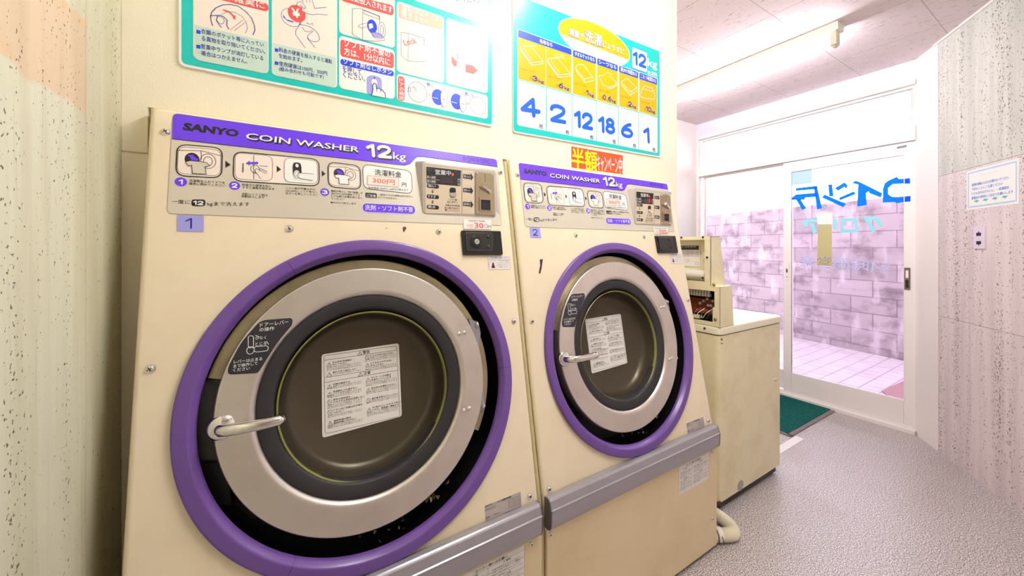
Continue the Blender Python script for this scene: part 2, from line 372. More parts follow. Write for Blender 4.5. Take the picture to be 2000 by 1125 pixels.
# transom window
mb = MB()
for a, b in (((.745, 2.21), (2.373, 2.235)), ((.745, 2.488), (2.373, 2.505)), ((.745, 2.235), (.765, 2.488)), ((2.345, 2.235), (2.373, 2.488))): mb.box((DOORX + .02, a[0], a[1]), (DOORX + .06, b[0], b[1]), M_alu)
w1 = struct('window_1', mb); struct('glass', MB().box((DOORX + .038, .765, 2.235), (DOORX + .042, 2.345, 2.488), M_glass), w1)
M_lock = mat('door_lock_grey', (120, 110, 106), .35, .6)
def leaf(name, y0, y1, xo, zt, st_l, st_r, gm):
    x0, x1 = DOORX + xo, DOORX + xo + .03; mb = MB()
    mb.box((x0, y1 - st_l, .05), (x1, y1, zt), M_alu); mb.box((x0, y0, .05), (x1, y0 + st_r, zt), M_alu)
    mb.box((x0, y0 + st_r, .05), (x1, y1 - st_l, .22), M_alu); mb.box((x0, y0 + st_r, zt - .09), (x1, y1 - st_l, zt), M_alu)
    d = struct(name, mb, bevel=.003)
    struct('glass', MB().box((x0 + .012, y0 + st_r, .22), (x0 + .017, y1 - st_l, zt - .09), gm), d); return d, x0
d1, dx = leaf('door_1', .747, 1.575, .005, 2.10, .062, .062, M_glass2)
d2, dx2 = leaf('door_2', 1.525, 2.350, .045, 2.18, .02, .05, M_glass)
# locks and pulls on the sliding doors
fz = Frame((dx, 0, 0), (0, -1, 0), (0, 0, 1))
mb = MB(); slab(mb, fz, -1.558, -1.53, 1.05, 1.20, 0, .006, M_alu); mb.ell(fz, -1.544, 1.13, .006, .02, M_ink, .0065); mb.ell(fz, -1.544, 1.075, .005, .005, M_lock, .0065, 12); struct('lock', mb, d1)
mb = MB(); slab(mb, fz, -.805, -.775, 1.03, 1.19, 0, .005, M_lock); slab(mb, fz, -.797, -.783, 1.045, 1.10, .005, .008, M_blk); slab(mb, fz, -.797, -.783, 1.115, 1.17, .005, .008, M_alu); struct('door_pull', mb, d1)
struct('nameplate', Pen(fz, o=.001).P([(1752, 287), (1771, 283), (1771, 287), (1752, 291)], mat('grey_print', (120, 116, 130))).mb, d1, smooth=0)
# lettering stuck on the outside of the glass, seen from behind
def vinyl(name, rgb, k):
    m = mat(name, rgb, .5); t = m.node_tree; tl = t.nodes.new('ShaderNodeBsdfTranslucent'); tl.inputs[0].default_value = lin(rgb); mx = t.nodes.new('ShaderNodeMixShader'); mx.inputs[0].default_value = k
    t.links.new(t.nodes['Principled BSDF'].outputs[0], mx.inputs[1]); t.links.new(tl.outputs[0], mx.inputs[2]); t.links.new(mx.outputs[0], t.nodes['Material Output'].inputs[0]); return m
M_vinyl = vinyl('blue_vinyl', (0, 140, 255), .75); M_vteal = vinyl('teal_vinyl', (176, 255, 246), .85); M_vwht = vinyl('pale_vinyl', (244, 246, 255), .9)
fg = Frame((dx + .0105, 0, 0), (0, -1, 0), (0, 0, 1)); pn = Pen(fg, 1520, 300, .2311, 0)
def bars(m, *B):
    for k, b in enumerate(B): pn.P(b, m, 1 + k * .12)
bars(M_vinyl, [(148, 292), (330, 272), (330, 300), (150, 315)], [(300, 280), (328, 275), (370, 462), (328, 472)], [(105, 382), (150, 345), (330, 330), (330, 365), (228, 372), (222, 390), (150, 390), (120, 392)], [(150, 388), (185, 380), (235, 462), (203, 476)],
     [(370, 372), (390, 345), (575, 425), (548, 452)], [(422, 262), (455, 260), (468, 362), (432, 362)], [(478, 292), (560, 242), (588, 268), (574, 298), (560, 282), (505, 315)], [(515, 372), (640, 318), (655, 342), (520, 396)],
     [(668, 448), (676, 262), (620, 248), (655, 228), (700, 245), (880, 335), (868, 372), (770, 335), (764, 318), (742, 335), (748, 435)],
     [(884, 414), (884, 300), (900, 250), (930, 228), (1000, 196), (1022, 214), (1112, 208), (1114, 252), (1040, 255), (970, 258), (930, 290), (928, 340), (955, 362), (1010, 370), (1118, 358), (1118, 404), (1040, 412), (1004, 420), (985, 410)])
pn.B('lettering', d1)
pn = Pen(Frame((dx - .0006, 0, 0), (0, -1, 0), (0, 0, 1)), 1520, 300, .2311, 0); bars(M_vinyl, [(1068, 213), (1112, 208), (1114, 252), (1068, 254)]); pn.B('lettering', d1); pn = Pen(Frame((dx - .0006, 0, 0), (0, -1, 0), (0, 0, 1)), 1520, 300, .2311, 0); bars(M_vinyl, [(1068, 363), (1118, 358), (1118, 404), (1068, 409)]); pn.B('lettering', d1)
pn = Pen(fg, 1520, 300, .2311, 0)
bars(M_vteal, [(715, 532), (800, 530), (850, 545), (886, 610), (850, 618), (815, 562), (770, 560), (828, 660), (795, 670)], [(525, 548), (668, 546), (668, 574), (525, 574)], [(525, 640), (676, 640), (676, 668), (525, 668)], [(525, 574), (553, 574), (553, 640), (525, 640)], [(645, 574), (669, 574), (675, 640), (647, 640)], [(462, 548), (492, 548), (490, 640), (460, 640)], [(210, 560), (320, 548), (330, 575), (250, 590), (245, 615), (215, 620)], [(270, 590), (300, 586), (330, 665), (295, 680)])
pn.B('lettering', d1); pn = Pen(fg, 1520, 300, .2311, 0)
pn.T('24時間営業', (185, 950), (938, 1018), 92, M_vwht, 1, .02, 0, 0, 0, True); pn.B('lettering', d1)
fi = Frame((dx + .0118, 0, 0), (0, -1, 0), (0, 0, 1)); pn = Pen(fi, 1520, 300, .2311, 0)
pn.P([(338, 600), (452, 600), (455, 945), (328, 940)], vinyl('old_tape', (206, 198, 140), .4), 1).P([(325, 905), (452, 920), (455, 948), (328, 942)], vinyl('yellow_tape', (240, 222, 140), .5), 2).P([(318, 505), (462, 500), (456, 598), (335, 598)], M_paper, 1)
pn.B('taped_paper', d1); pn = Pen(fi, 1520, 300, .2311, 0); pn.P([(102, 118), (285, 90), (285, 250), (102, 268)], vinyl('pale_blue_film', (190, 224, 244), .5), 1); pn.B('sticker', d1)
# ---------------------------------------------------------------- outside
n = NT('alley_paving', .6, .3); x = n.xyz()
def jt(ax, p, w): return n.math('LESS_THAN', n.math('FRACT', n.math('DIVIDE', n.math('ADD', x[ax], 20), p)), w)
t = n.math('MAXIMUM', jt(0, .15, .05), jt(1, .15, .05))
n.col(n.mix(t, n.mix(n.ramp(n.noise(n.map((1, 1, 1)), 4, 3), .4, .7), (168, 154, 158), (156, 142, 148)), (112, 96, 124))); 
struct('floor_outside', MB().box((3.95, -4, -.1), (9, 8, -.02), n.m))
B0 = Vector((6.606, 2.597, 0)); DB = Vector((-.2043, -.9789, 0)); F_blk = Frame(B0, DB, (0, 0, 1))
n = NT('concrete_block', .85, .15)
rot = math.atan2(DB.y, DB.x)
br = n.t.nodes.new('ShaderNodeTexBrick'); cm = n.t.nodes.new('ShaderNodeCombineXYZ')
dp = n.t.nodes.new('ShaderNodeVectorMath'); dp.operation = 'DOT_PRODUCT'; dp.inputs[1].default_value = (DB.x, DB.y, 0); n.lk(n.tc, dp.inputs[0])
zz = n.xyz()[2]; n.lk(n.math('ADD', dp.outputs['Value'], 20.05), cm.inputs[0]); n.lk(n.math('ADD', zz, .145), cm.inputs[1]); n.lk(cm.outputs[0], br.inputs['Vector'])
br.inputs['Scale'].default_value = 1; br.inputs['Mortar Size'].default_value = .006; br.inputs['Brick Width'].default_value = .47; br.inputs['Row Height'].default_value = .212
br.inputs['Color1'].default_value = lin((148, 132, 138)); br.inputs['Color2'].default_value = lin((130, 115, 122)); br.inputs['Mortar'].default_value = lin((104, 90, 100)); br.offset = 0.5
dn = n.ramp(n.noise(n.map((1.2, 1.2, 2)), 2.6, 6, .65), .45, .68)
c = n.mix(n.math('MULTIPLY', dn, .75), br.outputs['Color'], (84, 68, 78)); c = n.mix(n.math('MULTIPLY', n.ramp(n.noise(n.map((3, 3, 1.2)), 2.4, 4), .52, .7), .6), c, (176, 160, 168))
n.col(c); n.bump(br.outputs['Fac'], -.6, .01)
mb = MB(); slab(mb, F_blk, -3, 6, -.02, 1.96, -.15, 0, n.m); struct('wall_outside', mb)
fo = Frame((0, 0, -.02), (1, 0, 0), (0, 1, 0))
M_omat = mat('brown_mat', (132, 92, 96), .9, bump=1, bscale=300)
tag(MB().prism(fo, [(4.55, .35), (5.35, .35), (5.35, 1.12), (4.79, 1.15), (4.55, 1.0)], 0, .012, M_omat).build('doormat'), 'reddish brown mat lying on the alley paving outside the glass door', 'mat')

# ---------------------------------------------------------------- coin washers
AL = .189494; F_pan = Frame((0, .98, .73), (1, 0, 0), (0, math.sin(AL), math.cos(AL)))
WL, WR, WSTEP = -.262, .679, .9597; STOP, SBOT = .944, -.287; XC, SC = .2103, .2242
F_low = Frame((0, .926, 0), (1, 0, 0), (0, 0, 1))
M_bowl = bpy.data.materials.new('door_glass_bowl'); M_bowl.use_nodes = True; t = M_bowl.node_tree
b = t.nodes['Principled BSDF']; b.inputs['Base Color'].default_value = lin((118, 108, 92)); b.inputs['Roughness'].default_value = .34; b.inputs['Metallic'].default_value = .55
tr = t.nodes.new('ShaderNodeBsdfTransparent'); tr.inputs[0].default_value = lin((205, 200, 185)); mx = t.nodes.new('ShaderNodeMixShader'); mx.inputs[0].default_value = .55
t.links.new(tr.outputs[0], mx.inputs[1]); t.links.new(b.outputs[0], mx.inputs[2]); t.links.new(mx.outputs[0], t.nodes['Material Output'].inputs[0])
M_rim = mat('olive_glass_edge', (138, 136, 70), .3); M_cream2 = mat('cream_lower_panel', (240, 220, 180), .4, dirt=.3, dscale=4, dcol=(200, 172, 122))

def screw(parent, fr, u, v, r=.0075, o=0, name='screw', m=None):
    mb = MB(); mb.lathe(fr, u, v, [(r * 1.25, o), (r * 1.2, o + .0012), (r, o + .0014), (r * .9, o + .0035), (r * .6, o + .0052), (r * .1, o + .0058)], m or M_chrome, 20)
    for a in (.5, .5 + math.pi / 2):
        c_, s_ = math.cos(a) * r * .6, math.sin(a) * r * .6; mb.stroke(fr, [(u - c_, v - s_), (u + c_, v + s_)], r * .22, M_ink, o + .0062)
    return mb.build(name, parent)

def pictogram_shirt(pn, a, k=1, dark=False):
    """washer drawing: opening with arrow, door ring and a T-shirt; a maps unit points to crop points"""
    w = .0011 * k
    pn.L([a(-.95, .62), a(.1, .75), a(1, .55)], w, M_ink); pn.L([a(.1, .75), a(.12, .15)], w, M_ink)
    pn.E(a(-.32, .12), a(.02, .12), a(-.32, .55), M_ink); pn.E(a(.42, .1), a(.78, .1), a(.42, .58), M_ink, 2, w); pn.E(a(.42, .1), a(.62, .1), a(.42, .4), M_ink, 2, w)
    pn.P([a(-.55, .38), a(-.38, .2), a(-.42, .1), a(-.1, .02), a(-.02, .16), a(-.25, .34), a(-.2, .42)], M_purple, 3)
    sh = [a(-.62, -.1), a(-.35, .02), a(-.15, .0), a(.05, .02), a(.36, -.02), a(.5, -.2), a(.28, -.3), a(.34, -.78), a(-.3, -.82), a(-.33, -.3), a(-.48, -.36)]
    pn.P(sh, M_gray if dark else M_wht, 4); pn.R(sh, w, M_ink, 5)

def make_washer():
    t = thing('coin_washer', '', 'washing machine', ((WL + WR) / 2, 1.4, 0), 'built-in coin washers')
    # slanted front with the round opening
    fil = .012; RH = .386
    def rect(ins):
        return WL + ins, WR - ins, SBOT + (ins if ins > .0 else 0), STOP - ins
    ang = sorted([i * 2 * math.pi / 144 for i in range(144)] + [math.atan2(v - SC, u - XC) % (2 * math.pi) for u in (WL + fil, WR - fil) for v in (SBOT + fil, STOP - fil)])
    def hit(a, ins):
        x0, x1, y0, y1 = rect(ins); c, s = math.cos(a), math.sin(a)
        k = min(((x1 if c > 0 else x0) - XC) / c if abs(c) > 1e-6 else 9, ((y1 if s > 0 else y0) - SC) / s if abs(s) > 1e-6 else 9); return (XC + c * k, SC + s * k)
    L = [[F_pan.pt(XC + RH * math.cos(a), SC + RH * math.sin(a), -.012) for a in ang], [F_pan.pt(XC + RH * math.cos(a), SC + RH * math.sin(a), 0) for a in ang]]
    for k in range(6):
        th = k / 5 * math.pi / 2; L.append([F_pan.pt(*hit(a, fil * (1 - math.sin(th))), -fil * (1 - math.cos(th))) for a in ang])
    MB().loops(L, M_cream).build('front_panel', t, smooth=50)
    mb = MB(); bk = fil / math.cos(AL)
    def yf(z): return .98 + (z - .73) * math.tan(AL) + bk
    zt = F_pan.pt(0, STOP, -fil).z; zb = .448
    for x0, x1 in ((WL, WL + .004), (WR - .004, WR)):
        fs = Frame((x0, 0, 0), (0, 1, 0), (0, 0, 1)); mb.prism(fs, [(.936, .02), (1.85, .02), (1.85, zt), (yf(zt), zt), (yf(zb), zb), (.936, zb)], 0, x1 - x0, M_side)
    mb.box((WL + .004, yf(zt), zt - .004), (WR - .004, 1.85, zt), M_side); mb.box((WL + .004, 1.846, .02), (WR - .004, 1.85, zt - .004), M_side); mb.box((WL + .01, .95, 0), (WR - .01, 1.84, .02), M_dark)
    mb.build('cabinet', t)
    MB().box((WL, .926, .014), (WR, .936, .452), M_cream2).build('lower_panel', t, bevel=.004)
    # opening behind the ring
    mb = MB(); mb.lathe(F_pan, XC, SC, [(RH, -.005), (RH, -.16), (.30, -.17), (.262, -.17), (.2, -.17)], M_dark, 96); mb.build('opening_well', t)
    angs = sorted(math.atan2(F_pan.px(*p)[1] - SC, F_pan.px(*p)[0] - XC) for p in ((559.7, 510), (994.4, 714.7), (560, 1123)))
    prof = [(.4095, -.001), (.4095, .008), (.409, .0105), (.4075, .0122), (.405, .0128), (.404, .013), (.384, .0142), (.383, .0142), (.3805, .0135), (.379, .012), (.372, .0015), (.3712, 0), (.3705, -.002), (.3695, -.008)]
    for i in range(3):
        a0 = angs[i] + .0012; a1 = (angs[i + 1] if i < 2 else angs[0] + 2 * math.pi) - .0012
        MB().lathe(F_pan, XC, SC, prof, M_ringp, 48, a0, a1).build('trim_ring_segment', t, smooth=50)
    MB().lathe(F_pan, XC, SC, [(.408, .0005), (.4065, .010), (.404, .0118), (.384, .0130), (.380, .0108), (.3735, .0005)], M_ink, 96).build('ring_backing', t)
    DC = (.197, .228)
    mb = MB(); mb.lathe(F_pan, *DC, [(.358, -.05), (.357, -.03), (.354, -.026), (.335, -.024), (.30, -.03)], M_tub, 64, math.radians(-30), math.radians(165)); mb.build('tub_face', t)
    mb = MB(); fk = Frame(F_pan.pt(0, 0, 0), F_pan.U, F_pan.V)
    pts = [F_pan.px(*p, -.03) for p in ((366, 742), (432, 733), (432, 905), (366, 905))]; mb.prism(fk, pts, -.09, -.035, mat('lock_box', (46, 45, 48), .35), .006); lb = mb.build('lock_box', t)
    screw(lb, fk, *F_pan.px(389, 748, -.035), .005, -.034)
    pts = [F_pan.px(*p, -.03) for p in ((366, 912), (440, 905), (452, 1000), (385, 1000))]; MB().prism(fk, pts, -.12, -.06, M_dark, .004).build('lower_bracket', t)
    # rusty lint and foil at the bottom of the gap
    mb = MB()
    for k in range(26):
        a = random.uniform(-1.75, -.95); r = random.uniform(.335, .365); q = F_pan.pt(DC[0] + r * math.cos(a), DC[1] + r * math.sin(a), random.uniform(-.05, -.022)); d = random.uniform(.004, .011)
        mb.add([q + Vector((random.uniform(-d, d) for _ in range(3))) for _ in range(4)], [(0, 1, 2), (0, 2, 3), (0, 1, 3)], random.choice((mat('lint', (120, 100, 66), .8), M_tub, mat('grey_lint', (110, 100, 92), .8))))
    mb.build('lint', t, smooth=0)['kind'] = 'stuff'
    # the door
    dr = bpy.data.objects.new('door', None); COL.objects.link(dr); dr.parent = t; ORG[dr] = ORG[t]
    MB().lathe(F_pan, *DC, [(.325, -.045), (.3285, -.04), (.3285, -.006), (.3278, -.0025), (.3262, -.0006), (.3245, 0), (.3235, 0), (.270, 0), (.268, 0), (.264, -.0004), (.260, -.0015), (.2545, -.006), (.252, -.014)], M_steel, 128).build('door_ring', dr)
    MB().lathe(F_pan, *DC, [(.2535, -.02), (.2525, -.010), (.2495, -.0088), (.2485, -.0085), (.222, -.0145), (.221, -.015), (.2175, -.0185), (.2140, -.026), (.2125, -.05)], M_rub, 128).build('gasket', dr)
    BC = (.198, .2225)
    MB().lathe(F_pan, *BC, [(.2145, -.021), (.2125, -.0195), (.2105, -.022), (.2098, -.03)], M_rim, 128).build('glass_edge', dr)
    MB().lathe(F_pan, *BC, [(.2098, -.03), (.2085, -.05), (.204, -.07), (.196, -.085), (.186, -.092), (.10, -.0935), (.001, -.0935)], M_bowl, 128).build('glass_bowl', dr)
    MB().lathe(F_pan, *BC, [(.25, -.12), (.252, -.20), (.25, -.45), (.20, -.47), (.001, -.47)], M_drum, 96).build('drum', t)
    for p in ((896.5, 652), (906.7, 650), (905.9, 801.9), (916, 798)):
        u, v = F_pan.px(*p); MB().lathe(F_pan, u, v, [(.0068, 0), (.0066, .002), (.005, .004), (.002, .0052), (.0003, .0054)], M_chrome, 20).build('rivet', dr)
    for pts, p in zip((((915, 622), (935, 628), (940, 650), (934, 700)), ((941, 745), (949, 788), (944, 805), (930, 806))), ((931, 634), (943, 793))):
        mb = MB(); mb.prism(F_pan, [F_pan.px(*p, -.02) for p in pts], -.045, -.02, M_bar, .003)
        u, v = F_pan.px(*p, -.02); mb.lathe(F_pan, u, v, [(.0065, -.02), (.0065, -.012), (.003, -.010), (.0003, -.010)], M_chrome, 6); mb.build('hinge', dr)
    # chrome lever
    hs = .213; mb = MB(); mb.lathe(F_pan, -.116, hs, [(.026, 0), (.0255, .003), (.022, .006), (.012, .009)], M_chrome, 40)
    mb.tube([F_pan.pt(-.116, hs, .004), F_pan.pt(-.115, hs, .022), F_pan.pt(-.111, hs, .034), F_pan.pt(-.100, hs, .042), F_pan.pt(-.08, hs - .001, .0455), F_pan.pt(-.03, hs - .001, .047), F_pan.pt(-.008, hs, .0465), F_pan.pt(-.001, hs, .045), F_pan.pt(.001, hs, .044)], [.0125, .012, .0125, .0125, .012, .0115, .0115, .0085, .004], M_chrome, 20)
    mb.build('handle', dr, smooth=60)
    # lever instructions
    pn = Pen(F_pan, 320, 460, .3021, .0006)
    pn.P([(625, 548), (832, 532), (832, 575), (735, 690), (615, 880), (600, 890), (412, 900), (415, 850), (500, 690)], mat('charcoal_print', (44, 42, 50), .4), 0, .014)
    for tx, a, b_, h in (('ドアーレバー', (622, 593), (806, 570), 27), ('の操作', (618, 622), (714, 612), 25), ('ひらく', (592, 674), (662, 668), 20), ('とじる', (592, 714), (664, 706), 22), ('レバーは止まる', (452, 828), (636, 806), 22), ('まで操作して', (450, 856), (606, 836), 22), ('ください', (448, 882), (556, 868), 22)): pn.T(tx, a, b_, h, M_wht, 1, .006)
    pn.E((560, 742), (584, 740), (560, 718), M_wht, 1, .0012); pn.R([(546, 728), (546, 648), (580, 648), (580, 725)], .0012, M_wht, 1, .007); pn.R([(584, 718), (675, 712), (675, 744), (584, 755)], .0012, M_wht, 1, .006)
    pn.L([(592, 645), (618, 655)], .0012, M_wht, 1); pn.L([(664, 684), (678, 704)], .0012, M_wht, 1); pn.B('lever_instructions', dr)
    # warning label on the glass
    fl = Frame(F_pan.pt(0, 0, -.0925), F_pan.U, F_pan.V); pn = Pen(fl, 600, 660, .19556, .0004)
    Q = [(143, 165), (915, 52), (945, 782), (150, 1000)]; pn.P(Q, M_paper, 0, .008)
    q = [fl.px(600 + a * .19556, 660 + b_ * .19556) for a, b_ in Q]; u0 = (q[0][0] + q[3][0]) / 2; u1 = (q[1][0] + q[2][0]) / 2; v1 = (q[0][1] + q[1][1]) / 2; v0 = (q[2][1] + q[3][1]) / 2
    def at(a, b_): return (u0 + (u1 - u0) * a, v1 + (v0 - v1) * b_)
    def ln(pts, w=.0007): pn.mb.stroke(fl, [at(*p) for p in pts], w, M_ink, .0012)
    def wt(tx, a, b_, a2, h, bold=0): pn.mb.text(fl, tx, at(a, b_), at(a2, b_), h * (v1 - v0), M_ink, .0012, bold)
    pn.mb.stroke(fl, rounded([at(.03, .025), at(.97, .025), at(.97, .975), at(.03, .975)], .006), .0007, M_ink, .0012, True)
    for y in (.085, .30, .36): ln([at_ for at_ in ((.03, y), (.97, y))])
    def tri(a, b_): pn.mb.stroke(fl, [at(a, b_ - .045), at(a + .028, b_), at(a - .028, b_)], .0007, M_ink, .0012, True); ln([(a, b_ - .03), (a, b_ - .012)], .0008)
    def ban(a, b_): pn.mb.stroke(fl, [at(a + .026 * math.cos(i * .5236), b_ - .024 + .026 * math.sin(i * .5236)) for i in range(12)], .0007, M_ink, .0012, True); ln([(a - .018, b_ - .042), (a + .018, b_ - .006)])
    tri(.47, .078); wt('警告', .51, .075, .60, .042, .01); tri(.47, .352); wt('注意', .51, .349, .60, .042, .01)
    tiny = ['洗濯の前に必ずお読みください', '使い方を守り安全にお使いください', 'けがや故障の原因になります', '機械をいためる原因になります']
    rows = [(0, .11, tri, ['引火物を洗濯機の', '中にいれない'], 3), (0, .235, tri, ['濡れた手で操作しない'], 1), (1, .095, ban, ['ドラムの中には入らない'], 3), (1, .195, tri, ['ドアまわりのすきまに', '手を入れない'], 2),
            (0, .385, tri, ['衣類を確認する'], 2), (0, .475, tri, ['洗濯物を入れ過ぎない'], 3), (0, .575, ban, ['厚手の綿布団や', '大きすぎる布団は洗濯しない'], 3), (0, .70, ban, ['ドラム内に衣類以外の物を', '入れない'], 2), (0, .83, tri, ['温度高温の間は', '直接衣類にかけない'], 2),
            (1, .385, tri, ['デリケートな衣類は', '洗濯ネットに入れる'], 3), (1, .52, tri, ['防水性の衣類を入れない'], 3), (1, .655, ban, ['裾の乗る靴などに入らない'], 2), (1, .77, tri, ['水(湯)が入ったままで停止した', 'ときは、管理者に連絡する'], 3)]
    for cxx, y, icon, heads, nt_ in rows:
        a = .06 + .475 * cxx; icon(a + .03, y + .055)
        for h_ in heads: wt(h_, a + .07, y + .028, a + .07 + .0295 * len(h_), .023, .012); y += .029
        y += .004
        for k in range(nt_): wt(tiny[(k + len(heads[0])) % 4], a + (.07 if k == 0 and len(heads) == 1 else .0), y + .014, a + .42, .0125); y += .0185
    pn.B('warning_label', dr)
    # instruction film along the top
    z5 = (320, 200, .19554); z6 = (640, 240, .26667); pn = Pen(F_pan, *z5, .0006)
    A = lambda p: (p[0] * z5[2] + z5[0], p[1] * z5[2] + z5[1]); G = lambda p: (p[0] * z6[2] + z6[0], p[1] * z6[2] + z6[1])
    pn.crop(0, 0, 1)
    film = [A((92, 108)), G((1238, 268)), G((1272, 752)), A((30, 1112))]
    pn.P(film, M_gray, 0, [.012, .012, .006, .012]); pn.R(film, .0008, mat('film_edge', (150, 140, 124), .5), 1, [.012, .012, .006, .012])
    pn.P([A((92, 108)), G((1238, 268)), G((1241, 325)), G((690, 250)), G((650, 252)), G((600, 302)), G((560, 312)), A((84, 366))], M_purple, 1, [.012, .012, 0, .006, .006, .004, .006, 0])
    pn.L([A((84, 366)), G((560, 312)), G((600, 302)), G((650, 250)), G((690, 248)), G((1241, 323))], .0014, M_ink, 2)
    pn.T('SANYO', A((185, 278)), A((742, 350)), 15.5, M_ink, 2, .05, .12); pn.T('COIN WASHER', A((815, 372)), G((228, 222)), 13, M_ink, 2, .05, .1, .0016, -.0028); pn.T('COIN WASHER', A((815, 368)), G((228, 218)), 12.4, M_wht, 3, .012, .1)
    pn.D('12', G((295, 254)), G((464, 268)), 27, M_ink, 2, .26, .0022, -.0032); pn.D('12', G((297, 251)), G((462, 265)), 26, M_wht, 3, .22)
    pn.T('kg', G((477, 284)), G((572, 293)), 19, M_ink, 2, .03, .08, .0014, -.002); pn.T('kg', G((477, 284)), G((572, 293)), 18.5, M_wht, 3, .008, .08); pn.T('SCW-5123C', G((992, 276)), G((1188, 301)), 8.2, mat('deep_violet', (62, 20, 130), .4), 2, .015)
    pn.B('control_decal', t); dec = COL.objects[-1] if False else None
    pn = Pen(F_pan, *z5, .0006)
    def frame4(Lp, Rp, Tp, Bp, m, w=.0022, fill=None, r=.02, l=1):
        u0, u1 = pn.q(Lp)[0], pn.q(Rp)[0]; v1, v0 = pn.q(Tp)[1], pn.q(Bp)[1]; c = (v0 + v1) / 2; k = (pn.q(Rp)[1] - pn.q(Lp)[1])
        pts = rounded([(u0, v1 - k / 2), (u1, v1 + k / 2), (u1, v0 + k / 2), (u0, v0 - k / 2)], r)
        if fill: pn.mb.poly(F_pan, pts, fill, pn.o + l * .0004)
        if w: pn.mb.stroke(F_pan, pts, w, m, pn.o + (l + 1) * .0004, True)
        return u0, u1, v0, v1
    frame4((127, 590), (581, 620), (355, 437), (340, 744), M_ink, .0024, M_blush); frame4((140, 590), (568, 620), (355, 458), (340, 724), M_ink, .0008, None, .016)
    pictogram_shirt(pn, lambda x, y: (352 + 215 * x, 595 - 150 * y + 22 * x), dark=True)
    frame4((697, 640), (1550, 705), (1122, 530), (1128, 812), M_ink, .0024, M_blush, .02); frame4((712, 640), (1085, 670), (905, 520), (905, 778), M_ink, .0008, None, .016); frame4((1203, 680), (1535, 705), (1365, 568), (1365, 806), M_ink, .0008, M_wht, .016, 2)
    pn.L([(900, 530), (898, 768)], .001, M_ink, 3); pn.L([(792, 610), (790, 700)], .002, M_ink, 3); pn.P([(818, 612), (857, 585), (860, 600), (940, 595), (942, 618), (862, 618), (864, 632)], M_purple, 3)
    pn.E((912, 668), (955, 668), (912, 628), M_ink, 3, .001); pn.L([(955, 635), (1040, 640)], .001, M_ink, 3); pn.L([(960, 660), (1035, 695)], .001, M_ink, 3); pn.E((930, 685), (950, 685), (930, 662), M_blush, 4); pn.L([(918, 700), (912, 680), (925, 665), (945, 672), (1028, 715)], .001, M_ink, 5); pn.L([(918, 700), (970, 765)], .001, M_ink, 5)
    pn.P([(1285, 640), (1295, 605), (1330, 600), (1365, 610), (1375, 650), (1375, 740), (1330, 770), (1290, 740)], M_ink, 3, .01); pn.E((1330, 634), (1346, 634), (1330, 616), M_wht, 4); pn.E((1328, 725), (1360, 725), (1328, 680), M_wht, 4); pn.E((1328, 725), (1350, 725), (1328, 692), M_ink, 5, .0009)
    pn.P([(1330, 735), (1345, 710), (1500, 716), (1490, 780), (1360, 762)], M_wht, 5); pn.L([(1495, 718), (1345, 708), (1326, 735), (1360, 762), (1485, 785)], .001, M_ink, 6)
    for tr_ in (((615, 583), (668, 625), (615, 655)), ((1127, 632), (1172, 672), (1127, 700)), ((1577, 680), (1615, 715), (1577, 742))): pn.P(tr_, M_ink, 1)
    for (c_, rx, ry, nn) in (((171, 795), 62, 45, '1'), ((707, 832), 55, 42, '2'), ((1608, 897), 44, 38, '3')):
        pn.E(c_, (c_[0] + rx, c_[1]), (c_[0], c_[1] - ry), M_purple, 1); w_ = 18 if nn == '1' else 24
        pn.D(nn, (c_[0] - w_, c_[1] + ry * .55), (c_[0] + w_, c_[1] + ry * .62), ry * 1.15, M_wht, 2, .22)
    for tx, a, b_, h in (('洗濯物を入れてドアを', (252, 795), (612, 818), 27), ('確実に閉めてください', (250, 824), (614, 846), 26), ('料金分の硬貨を投入', (783, 834), (1076, 852), 24), ('すると運転を始めます', (783, 860), (1106, 878), 24), ('洗剤とソフト剤は', (778, 927), (1036, 940), 24), ('自動投入します', (778, 950), (1006, 962), 24),
                         ('ソフト剤が不要な方は', (1216, 868), (1512, 880), 22), ('1分以内にソフト剤なし', (1216, 894), (1535, 908), 22), ('ボタンを押してください', (1216, 920), (1538, 936), 22), ('一度に', (78, 1010), (262, 1018), 42), ('kgまで洗えます', (435, 1040), (858, 1044), 48)): pn.T(tx, a, b_, h, M_ink, 1, .004)
    frame4((276, 1003), (416, 1005), (345, 970), (345, 1038), M_ink, 0, M_ink, .006); pn.D('12', (300, 1026), (392, 1030), 44, M_wht, 2, .24)
    pn.crop(*z6); frame4((2, 375), (240, 400), (125, 302), (115, 478), M_ink, .0024, M_blush); frame4((9, 375), (233, 400), (125, 312), (115, 466), M_ink, .0008, None, .016); pictogram_shirt(pn, lambda x, y: (118 + 112 * x, 385 - 82 * y + 14 * x))
    for tx, a, b_, h in (('運転が停止し「残り時間」が', (24, 506), (256, 522), 15), ('消灯すれば洗濯終了です', (24, 525), (236, 538), 15), ('ドアを開け衣類を取り出し', (24, 544), (256, 557), 15), ('てください', (24, 563), (122, 569), 15), ('●約30分で終了します', (22, 590), (208, 600), 14), ('一度受けつけた硬貨は戻りません', (370, 533), (622, 548), 15), ('おつりは出ません', (370, 553), (508, 562), 15)): pn.T(tx, a, b_, h, M_ink, 1, .004)
    frame4((258, 385), (616, 430), (435, 328), (435, 500), M_ink, .0016, M_wht, .02); pn.T('洗濯料金', (345, 383), (540, 402), 44, M_ink, 3, .008)
    pts = [pn.q(p) for p in ((290, 388), (518, 405), (518, 472), (290, 452))]; pn.mb.poly(F_pan, pts, M_blush, pn.o + .0012); pn.mb.stroke(F_pan, pts, .0016, M_pink, pn.o + .0016, True); pn.T('300円', (328, 440), (490, 458), 38, mat('coral_print', (232, 120, 110), .5), 5, .02); pn.T('円', (543, 468), (576, 472), 31, M_ink, 3)
